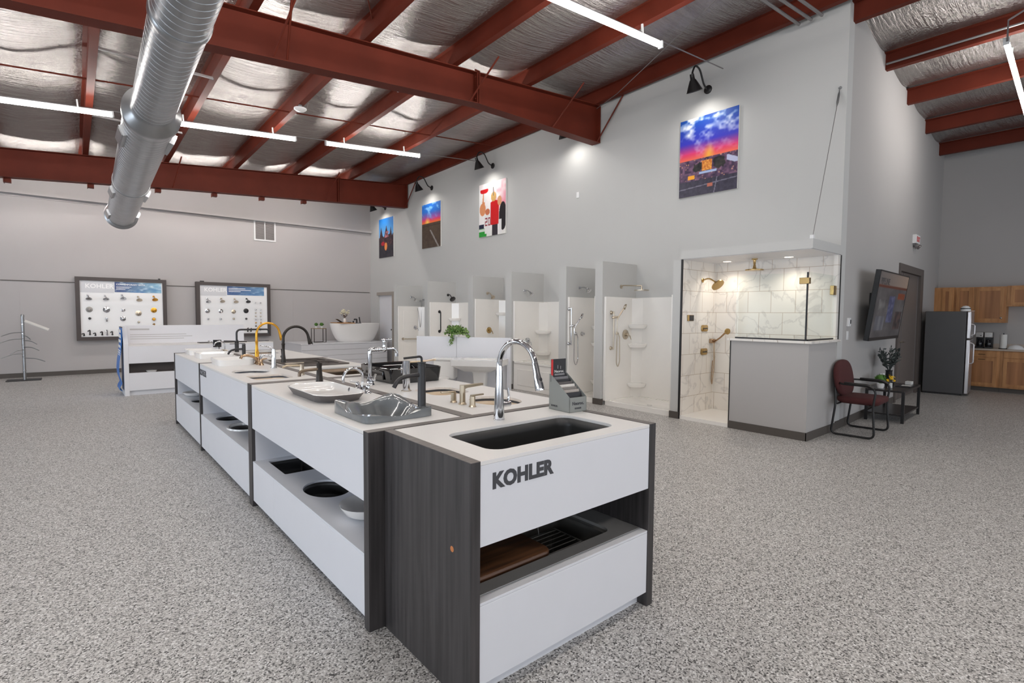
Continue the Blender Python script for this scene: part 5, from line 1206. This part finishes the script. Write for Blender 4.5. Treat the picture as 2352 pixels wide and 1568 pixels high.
def potted(label, x, y, z, r, m='leaf', pot='ceramic', pr=.04, ph=.06):
    t = thing('potted_plant', label, 'plant', (x, y, z), 0)
    MB().lathe([(pr*.8, 0), (pr, ph), (pr*.9, ph), (pr*.85, ph*.8), (.001, ph*.8)], n=18, cap1=False).build('pot', pot, t)
    l = MB()
    for i in range(90):
        a = random.random()*2*PI; b_ = math.acos(random.uniform(-.5, 1)); q = Vector((math.sin(b_)*math.cos(a), math.sin(b_)*math.sin(a), math.cos(b_))); c = Vector((0,0,ph+r*.75)); tip = c+q*r*random.uniform(.85, 1.1); base = c+q*r*.3
        s_ = q.orthogonal().normalized()*r*.13; l.face((base, (base+tip)/2+s_, tip, (base+tip)/2-s_))
    l.ball((0,0,ph+r*.75), r*.75, n=10); l.build('foliage', m, t); return t
potted('small round green plant in a white pot, left on the brass table', 5.40, 15.2, 1.056, .062)
potted('small round green plant in a white pot, right on the brass table', 5.56, 15.2, 1.056, .066)
# ------------------------------------------------------------------ white screen, toilet and pedestal sink in the middle
A = Vector((4.68, 8.17, 0)); B = Vector((5.72, 6.79, 0)); d = (B-A).normalized(); L_ = (B-A).length; rz = math.atan2(d.y, d.x)
t = thing('white_screen', 'low white partition screen behind the pedestal sink', 'screen', A, rz)
plain_box('panel', 'white', 0, .745, 0, .05, 0, 1.10, t, .003); plain_box('panel', 'white', .75, L_, 0, .05, 0, 1.095, t, .003); plain_box('end_post', 'white', L_-.06, L_+.0, -.05, .0, 0, 1.09, t, .003)
t = thing('pedestal_sink', 'white pedestal sink in front of the low white screen', 'sink', A+d*1.28+Vector((d.y, -d.x, 0))*.33, rz)
lp = [(x, y) for x, y in rr(-.43, .43, -.32, .25, .04)]; lp = [(x, y-(.05*(1-(x/.43)**2) if y < 0 else 0)) for x, y in lp]
inn = rr(-.30, .30, -.25, .10, .10)
MB().slab(lp, [inn], .655, .755).build('basin', 'ceramic', t, bevel=.012); bowl(inn, .735, .14, .8).build('bowl', 'ceramic', t, solid=.01)
MB().loft([at_z(scaled(lp, k), z) for k, z in ((.97, .655), (.9, .635), (.55, .555))], True, True).build('underside', 'ceramic', t)
MB().loft([at_z(rr(-w, w, -w*.9, w*.9, w*.3), z) for w, z in ((.15, 0), (.15, .04), (.12, .06), (.10, .3), (.115, .52), (.14, .555))]).build('pedestal', 'ceramic', t)
MB().disc((0, .18, .757), (0,0,1), [(.02, 0), (.02, .006)], 14).build('faucet_hole', 'chrome', t)
t = thing('toilet', 'white toilet with lidded tank beside the pedestal sink', 'toilet', A+d*.60+Vector((d.y, -d.x, 0))*.14, rz)
plain_box('tank', 'ceramic', -.19, .19, -.12, .09, .38, .70, t, .02); plain_box('tank_lid', 'ceramic', -.21, .21, -.14, .10, .702, .74, t, .012)
MB().loft([[(x*kx, -.38+y*ky, z) for x, y in ell(0, 0, .18, .25, 28)] for kx, ky, z in ((.6, .75, 0), (.62, .78, .1), (.72, .85, .22), (1, 1, .37), (1, 1, .40))]).build('bowl', 'ceramic', t)
MB().loft([[(x, -.38+y, z) for x, y in ell(0, 0, .185, .255, 28)] for z in (.402, .43)]).build('seat_lid', 'ceramic', t, bevel=.006); plain_box('base', 'ceramic', -.11, .11, -.2, .08, 0, .38, t, .02)
# trailing plant on the screen
t = thing('trailing_plant', 'trailing variegated green plant on top of the white screen', 'plant', A+d*.74+Vector((0,0,1.10)), rz)
MB().lathe([(.045, 0), (.06, .06), (.054, .06), (.05, .05), (.001, .05)], (0, .02, 0), 18, cap1=False).build('pot', 'ceramic', t)
l = MB(); random.seed(8)
def leaf(c, q, s):
    q = q.normalized(); u_ = q.orthogonal().normalized(); a = random.random()*2*PI; u_ = (u_*math.cos(a)+q.cross(u_)*math.sin(a))*s*.45
    l.face((c, c+q*s*.5+u_, c+q*s, c+q*s*.5-u_))
for i in range(330):
    a = random.random()*2*PI; r = .20*math.sqrt(random.random()); h = .10+.07*random.random()-.9*max(0, r-.1)+.02
    leaf(Vector((r*math.cos(a)*1.05, .02+r*math.sin(a)*.7, h)), Vector((random.gauss(0,1), random.gauss(0,1), random.gauss(-.1,.7))), .045)
for k in range(3):
    for i in range(22): leaf(Vector((-.06+.015*k-.0016*i+random.gauss(0,.012), -.05+random.gauss(0,.012), .06-.0105*i*(1-.22*k))), Vector((random.gauss(0,1), random.gauss(-.3,.6), random.gauss(-.6,.5))), .034)
for i in range(30): leaf(Vector((.14+.004*i, -.02+random.gauss(0,.02), .06-.0022*i+random.gauss(0,.012))), Vector((random.gauss(.5,1), random.gauss(0,1), random.gauss(0,.6))), .035)
l.build('foliage', 'leaf2', t)
l = MB()
for i in range(120):
    a = random.random()*2*PI; r = .17*math.sqrt(random.random()); leaf(Vector((r*math.cos(a), .02+r*math.sin(a)*.7, .07+.05*random.random())), Vector((random.gauss(0,1), random.gauss(0,1), random.gauss(0,.6))), .05)
l.build('inner_foliage', 'leaf', t)
# ------------------------------------------------------------------ television, chair, table, door and kitchen corner
TVX0, TVX1 = 8.50, 10.30
t = thing('television', 'wall mounted television tilted down, dim picture on its screen', 'television', ((TVX0+TVX1)/2, yt(9.4), 1.66), math.atan(.045))
W2, H2, TH = (TVX1-TVX0)/2, .50, .12
mt = Matrix.Translation((0, -.19, 0)) @ Matrix.Rotation(TH, 4, 'X')
MB().box(-W2, W2, -.02, .04, -H2, H2, mt).build('case', 'blackmetal', t, bevel=.004)
MB().box(-W2, W2, -.026, -.02, -H2, -H2+.045, mt).box(-W2, W2, -.026, -.02, H2-.018, H2, mt).box(-W2, -W2+.018, -.026, -.02, -H2, H2, mt).box(W2-.018, W2, -.026, -.02, -H2, H2, mt).build('bezel', 'blackmetal', t, smooth=False)
def tvpic(u, v):
    c = mix((62, 60, 62), (110, 106, 106), fbm(u*5, v*5, 2))
    if v > .80: c = mix((104, 98, 96), (150, 130, 116), u)
    elif v > .765: c = (92, 52, 40)
    if .42 < u < .62 and .22 < v < .66: c = mix((60, 62, 92), (104, 108, 134), vn(u*24, v*26, 3))
    if .70 < u < .96 and .10 < v < .42: c = mix((40, 38, 42), (110, 84, 76), vn(u*18, v*16, 6)*.7)
    if .70 < u < .96 and .60 < v < .72: c = (120, 62, 40)
    if .1 < u < .36 and .42 < v < .60: c = mix((60, 58, 60), (128, 126, 124), vn(u*18, v*10, 1))
    if .08 < u < .36 and .1 < v < .34: c = mix((84, 84, 92), (120, 120, 124), vn(u*14, v*8, 5))
    return c
picture('screen', tvpic, lambda u, v: tuple(mt @ Vector((-W2+.018+(2*W2-.036)*u, -.0225, -H2+.045+(2*H2-.063)*v))), 70, 50, 'screen', t)
q = text('lettering', 'PIPELINE', .13, 'ink', tuple(mt @ Vector((-W2+.10, -.024, H2-.19))), (PI/2+TH, 0, 0), t, .0004)
MB().box(-.2, .2, -.16, 0, -.05, .05).box(-.25, .25, -.02, 0, -.2, .2).build('wall_mount', 'blackmetal', t, smooth=False)
# small wall fittings
def onT(x, off=0): return Vector((x, yt(x)-off, 0))
t = thing('exit_sign', 'white exit sign with red letters and two lamp heads', 'exit sign', onT(12.1)+Vector((0,0,2.90)), math.atan(.045))
MB().box(-.17, .17, -.06, 0, -.03, .13).build('box', 'plastic', t, bevel=.004); text('lettering', 'EXIT', .13, 'red', (0, -.061, .005), FACE_F, t, .002, .002, 'CENTER')
for s in (-.08, .08): MB().disc((s,-.05,-.075), (s*.6,-1,-.7), [(.03, -.03), (.045, .02), (.044, .03), (.001, .031)], 16).cyl((s,-.03,-.03), (s,-.04,-.07), .012, n=8).build('lamp_head', 'conduit', t)
t = thing('thermostat', 'white thermostat box with a dark window on the television wall', 'thermostat', onT(8.085)+Vector((0,0,1.425)), math.atan(.045))
MB().box(-.05, .05, -.03, 0, -.055, .06).build('case', 'plastic', t, bevel=.004); plain_box('display', 'signal', .01, .045, -.0315, -.03, -.02, .035, t)
t = thing('light_switch', 'white wall switch plate below the thermostat', 'switch', onT(8.085)+Vector((0,0,1.245)), math.atan(.045))
MB().box(-.04, .04, -.008, 0, -.06, .06).build('plate', 'plastic', t, bevel=.002); plain_box('rocker', 'plastic', -.016, .016, -.014, -.008, -.033, .033, t, .002)
# double door in the television wall
y0 = yt(12)-.02; 
dr = MB(); xa, xb = 10.96, 13.04
for p, q, z0, z1 in ((xa, xb, 2.31, 2.44), (xa, xa+.10, 0, 2.31), (xb-.26, xb, 0, 2.31)): dr.loft([[(p, yt(p)-.02, z), (q, yt(q)-.02, z), (q, yt(q)+.10, z), (p, yt(p)+.10, z)] for z in (z0, z1)])
struct(dr.build('door_3', 'doorframe', smooth=False))
for nm, p, q in (('door_4', xa+.10, 11.50), ('door_5', 11.515, xb-.26)):
    o = MB().loft([[(p, yt(p)+.03, z), (q, yt(q)+.03, z), (q, yt(q)+.07, z), (p, yt(p)+.07, z)] for z in (.005, 2.305)]).build(nm, 'door', smooth=False); struct(o)
    if nm == 'door_4': MB().tube([(11.46, yt(11.4)+.03, 1.05), (11.46, yt(11.4)-.03, 1.05), (11.34, yt(11.4)-.03, 1.05)], .01, 8).build('door_handle', 'nickel', o)
    MB().box(q-.012, q, yt(q)+.022, yt(q)+.03, .005, 2.305).build('edge_strip', 'conduit', o, smooth=False)
# burgundy guest chair with sled frame
t = thing('guest_chair', 'burgundy upholstered guest chair with black sled frame', 'chair', (7.755, 2.18, 0), math.atan(.045))
t.scale = (1.14, 1, 1)
s = MB(); s.loft([at_z(scaled([(x, y) for x, y in rr(-.25, .25, -.26, .22, .09)], k), z) for k, z in ((.86, .40), (.98, .425), (1, .455), (.97, .48), (.8, .49))]); s.build('seat', 'burgundy', t, angle=1.2)
mtb = Matrix.Translation((0, .20, .70)) @ Matrix.Rotation(-.16, 4, 'X')
b = MB(); b.loft([[mtb @ Vector((x*k, d_, z*k)) for x, z in [(.31*math.copysign(abs(math.cos(a))**.8, math.cos(a)), .24*math.copysign(abs(math.sin(a))**.8, math.sin(a))) for a in [2*PI*j/36 for j in range(36)]]] for k, d_ in ((.86, .035), (.97, .02), (1, 0), (.97, -.022), (.82, -.035))]); b.build('backrest', 'burgundy', t, angle=1.2)
for sx in (-.31, .31):
    MB().tube(fillet([(sx*.8, .17, .66), (sx, .14, .655), (sx, -.16, .65), (sx, -.235, .60), (sx, -.21, .40), (sx, -.235, .014), (sx, .235, .014), (sx, .19, .40), (sx*.86, .215, .60)], .07, 6), .0125, 10).build('sled_leg', 'blackmetal', t)
    MB().tube(fillet([(sx, .10, .668), (sx, -.15, .664), (sx, -.222, .625)], .06), [.02]*9, 10, True, .8).build('armrest', 'blackmetal', t)
MB().tube([(-.31, -.16, .40), (.31, -.16, .40)], .011, 8).tube([(-.31, .17, .40), (.31, .17, .40)], .011, 8).build('cross_rail', 'blackmetal', t)
# black coffee table
t = thing('coffee_table', 'black coffee table with a lower shelf beside the chair', 'table', (9.42, 2.23, 0), math.atan(.045))
hx, hy = .56, .235
plain_box('table_top', 'tabletop', -hx, hx, -hy, hy, .432, .46, t, .003); plain_box('lower_shelf', 'tabletop', -hx+.01, hx-.01, -hy+.01, hy-.01, .10, .12, t, .002)
for sx in (-1, 1):
    for sy in (-1, 1): plain_box('leg', 'blackmetal', sx*hx-.035*(sx > 0), sx*hx+.035*(sx < 0), sy*hy-.035*(sy > 0), sy*hy+.035*(sy < 0), 0, .43, t)
tz = .461
t = thing('flower_vase', 'glass vase of dark dusty leaves on the coffee table', 'flowers', (9.55, 2.33, tz))
MB().lathe([(.045, 0), (.05, .1), (.042, .2), (.05, .23)], n=20).build('vase', 'signal', t)
l = MB(); random.seed(5)
for i in range(26):
    a = random.random()*2*PI; q = Vector((math.cos(a)*.28, math.sin(a)*.12, .24+.15*random.random())); p = Vector((0,0,.2)); l.tube([p, p+q*.6, p+q*1.0], .003, 5)
    for k in range(7):
        c = p+q*(.35+.1*k); e = Vector((random.gauss(0,1), random.gauss(0,1), random.gauss(.6,.6))).normalized()*.07; s_ = e.orthogonal().normalized()*.017; l.face((c, c+e*.5+s_, c+e, c+e*.5-s_))
l.build('foliage', 'leafdark', t)
potted('small green plant in a white pot at the chair end of the coffee table', 9.03, 2.30, tz, .085, 'leaf', 'ceramic', .05, .07)
t = thing('yellow_flower', 'yellow flower in a small dark pot on the coffee table', 'flowers', (9.36, 2.25, tz))
MB().lathe([(.03, 0), (.04, .07), (.001, .07)], n=14, cap1=False).build('pot', 'signal', t); y_ = MB()
for k in range(9):
    a = 2*PI*k/9; c = Vector((.02*math.cos(a*2), .02*math.sin(a), .12+.05*math.sin(k*1.7))); e = Vector((math.cos(a), math.sin(a)*.8, .6*math.cos(k*2.)))*.055; s_ = e.orthogonal().normalized()*.022; y_.face((c, c+e*.5+s_, c+e, c+e*.5-s_))
y_.ball((0,0,.12), .025, n=8); y_.build('petals', 'yellow', t)
tag(MB().cyl((9.24, 2.34, tz), (9.24, 2.34, tz+.2), .038).build('paper_can', 'plastic'), 'pale printed can behind the yellow flower on the coffee table', 'can')
tag(MB().cyl((9.18, 2.22, tz), (9.18, 2.22, tz+.07), .03).build('candle', 'paper'), 'small white candle in front of the yellow flower on the coffee table', 'candle')
t = thing('magazine', 'dark magazine with pale pages on the coffee table', 'magazine', (9.55, 2.12, tz)); plain_box('cover', 'blackcard', -.14, .12, -.09, .09, 0, .008, t); plain_box('page', 'paper', -.02, .10, -.07, .05, .008, .010, t)
tag(MB().box(9.80, 9.92, 2.10, 2.18, tz, tz+.05).build('tissue_box', 'paper', bevel=.004), 'small white box at the far end of the coffee table', 'box')
# refrigerator
t = thing('refrigerator', 'dark grey sided refrigerator in the kitchen corner', 'refrigerator', (12.95, 2.62, 0), .085)
ry0, ry1 = -.70, -.02
plain_box('body', 'fridge', 0, .72, ry0+.06, ry1, .03, 1.62, t, .008)
plain_box('base', 'blackmetal', .02, .70, ry0+.1, ry1-.02, 0, .03, t)
plain_box('door', 'fridgedoor', 0, .72, ry0-.01, ry0+.052, .04, 1.08, t, .012); plain_box('freezer_door', 'fridgedoor', 0, .72, ry0-.01, ry0+.052, 1.10, 1.615, t, .012)
MB().tube(fillet([(.06,ry0-.01,.62), (.06,ry0-.06,.64), (.06,ry0-.06,1.0), (.06,ry0-.01,1.02)], .02), .012, 10).build('handle', 'fridgedoor', t); MB().tube(fillet([(.06,ry0-.01,1.16), (.06,ry0-.06,1.18), (.06,ry0-.06,1.36), (.06,ry0-.01,1.38)], .02), .012, 10).build('handle', 'fridgedoor', t)
t = thing('baseball_cap', 'white cap with a black stripe on top of the refrigerator', 'cap', (13.12, 2.02, 1.622))
MB().lathe([(.075, 0), (.078, .035), (.07, .07), (.04, .10), (.001, .108)], n=24, cap1=False).build('crown', 'plastic', t); MB().lathe([(.079, .042), (.0785, .06), (.076, .06), (.076, .042)], n=24, cap0=False, cap1=False).build('stripe', 'blackmetal', t); MB().loft([[(.11*math.cos(a)*1.0, -.045-.09*abs(math.sin(a)), z) for a in [PI*k/12 for k in range(13)]] for z in (.002, .008)]).build('brim', 'plastic', t)
# oak cabinets along the kitchen wall, fronts face -X
KX = 14.47
def panel_door(t, y0, y1, z0, z1, x, knob=None, name='door'):
    d_ = plain_box(name, 'oakpanel', x-.012, x, y0+.05, y1-.05, z0+.05, z1-.05, t)
    f = MB().box(x-.02, x, y0, y1, z1-.055, z1).box(x-.02, x, y0, y1, z0, z0+.055).box(x-.02, x, y0, y0+.055, z0+.055, z1-.055).box(x-.02, x, y1-.055, y1, z0+.055, z1-.055)
    f.build(name + '_frame', 'oak', d_, smooth=False)
    if knob: MB().disc((x-.02, knob[0], knob[1]), (-1,0,0), [(.006, 0), (.006, .015), (.016, .02), (.001, .03)], 12).build('knob', 'chrome', d_)
def cabinet(label, y0, y1, z0, z1, xf, doors, group):
    t = thing('kitchen_cabinet', label, 'cabinet', (0,0,0), 0, group)
    plain_box('body', 'oak', xf, XK-.005, y0+.001, y1-.001, z0, z1, t)
    for (a, b_, za, zb, kn) in doors: panel_door(t, a, b_, za, zb, xf, kn)
    return t
gu = 'oak wall cabinets above the kitchen counter'
cabinet('oak wall cabinet in the corner above the refrigerator', 2.42, 2.80, 1.44, 2.145, 14.43, [(2.45, 2.62, 1.47, 2.115, None)], gu)
cabinet('narrow oak wall cabinet right of the corner one', 2.10, 2.42, 1.44, 2.14, KX, [(2.13, 2.39, 1.46, 2.12, None)], gu)
cabinet('oak wall cabinet with a knob above the coffee makers', 1.60, 2.10, 1.40, 2.14, KX, [(1.64, 2.07, 1.43, 2.11, (1.67, 1.50))], gu)
cabinet('short oak wall cabinet at the right edge', .80, 1.60, 1.735, 2.15, KX, [(.84, 1.54, 1.76, 2.12, None)], gu)
KB = 14.24
def base_cab(label, y0, y1, dy):
    t = thing('kitchen_cabinet', label, 'cabinet', (0,0,0), 0, 'oak base cabinets under the kitchen counter')
    plain_box('body', 'oak', KB, XK-.005, y0+.001, y1-.001, .09, .835, t); plain_box('toe_kick', 'base', KB+.06, XK-.005, y0+.001, y1-.001, 0, .09, t)
    dz = plain_box('drawer', 'oak', KB-.018, KB, y0+.05, y1-.05, .70, .815, t, .003); MB().tube(fillet([(KB-.018, dy-.05, .757), (KB-.045, dy-.05, .757), (KB-.045, dy+.05, .757), (KB-.018, dy+.05, .757)], .01), .005, 8).build('handle', 'bronze', dz)
    panel_door(t, y0+.05, y1-.05, .12, .68, KB); MB().tube(fillet([(KB-.018, dy-.05, .655), (KB-.045, dy-.05, .655), (KB-.045, dy+.05, .655), (KB-.018, dy+.05, .655)], .01), .005, 8).build('handle', 'bronze', t)
base_cab('oak base cabinet beside the refrigerator', 1.62, 2.20, 1.90); base_cab('oak base cabinet at the right edge of the counter', .80, 1.62, 1.2)
t = thing('kitchen_counter', 'speckled counter along the kitchen corner', 'worktop', (0,0,0)); plain_box('top', 'laminate', KB-.03, XK-.004, .75, 2.25, .837, .872, t, .003); plain_box('backsplash', 'laminate', XK-.03, XK-.004, .75, 2.25, .872, .96, t)
for y, lab in ((1.97, 'black and steel coffee maker nearer the refrigerator'), (1.83, 'black and steel coffee maker nearer the paper towels')):
    t = thing('coffee_maker', lab, 'coffee maker', (14.42, y, .873), 0, 'coffee makers on the counter')
    plain_box('base', 'blackmetal', -.1, .1, -.06, .06, 0, .03, t, .004); plain_box('tower', 'blackmetal', .02, .1, -.06, .06, .03, .33, t, .006); plain_box('reservoir', 'steelrim', -.1, .1, -.06, .06, .225, .33, t, .008)
    MB().lathe([(.045, .032), (.055, .07), (.05, .13), (.035, .165), (.04, .18)], (-.045, 0, 0), 18).build('carafe', 'signal', t); MB().disc((-.1,-.03,.26), (-1,0,0), [(.012, 0), (.01, .01)], 10).build('button', 'chrome', t)
t = thing('paper_towel', 'white paper towel roll on a dark stand', 'paper towel', (14.42, 1.61, .873)); MB().lathe([(.07, 0), (.07, .012)], n=20).build('stand', 'blackmetal', t); MB().lathe([(.055, .013), (.055, .29)], n=24).build('roll', 'paper', t); MB().cyl((0,0,.29), (0,0,.32), .008).build('rod', 'blackmetal', t)
tag(MB().loft([[(14.40+x*k, 1.42+y*k*1.4, z) for x, y in ell(0, 0, .09, .09, 20)] for k, z in ((1.0, .873), (1, .885), (.75, .935), (.3, .96), (.02, .965))]).build('covered_dish', 'plastic', angle=1), 'white domed covered dish by the paper towels', 'dish')
# ------------------------------------------------------------------ light
SC.world = bpy.data.worlds.new('sky'); SC.world.use_nodes = True
bg = SC.world.node_tree.nodes['Background']; bg.inputs[0].default_value = (.75, .86, 1, 1); bg.inputs[1].default_value = 1.2
def daylight(name, loc, rot, sx, sy, power, col):
    l_ = bpy.data.lights.new(name, 'AREA'); l_.shape = 'RECTANGLE'; l_.size = sx; l_.size_y = sy; l_.energy = power; l_.color = col
    o = bpy.data.objects.new(name, l_); COL.objects.link(o); o.location = loc; o.rotation_euler = rot
for a, b in LW: daylight('window_daylight', (XL+.02, (a+b)/2, 1.6), (0, -PI/2, 0), 2.2, b-a, DAY_L, (.80, .89, 1.0))
for a, b in FW: daylight('window_daylight', ((a+b)/2, YF+.02, 1.6), (PI/2, 0, 0), b-a, 2.2, DAY_F, (.86, .92, 1.0))
vs = SC.view_settings; SC.display_settings.display_device = 'sRGB'
vs.view_transform = 'Standard'; vs.look = 'None'; vs.gamma = 1; vs.use_curve_mapping = False; vs.exposure = EXPO
cy = SC.cycles; cy.use_denoising = True; cy.max_bounces = 8; cy.diffuse_bounces = 4; cy.glossy_bounces = 4; cy.transmission_bounces = 6; cy.sample_clamp_indirect = 6; cy.caustics_reflective = False; cy.caustics_refractive = False
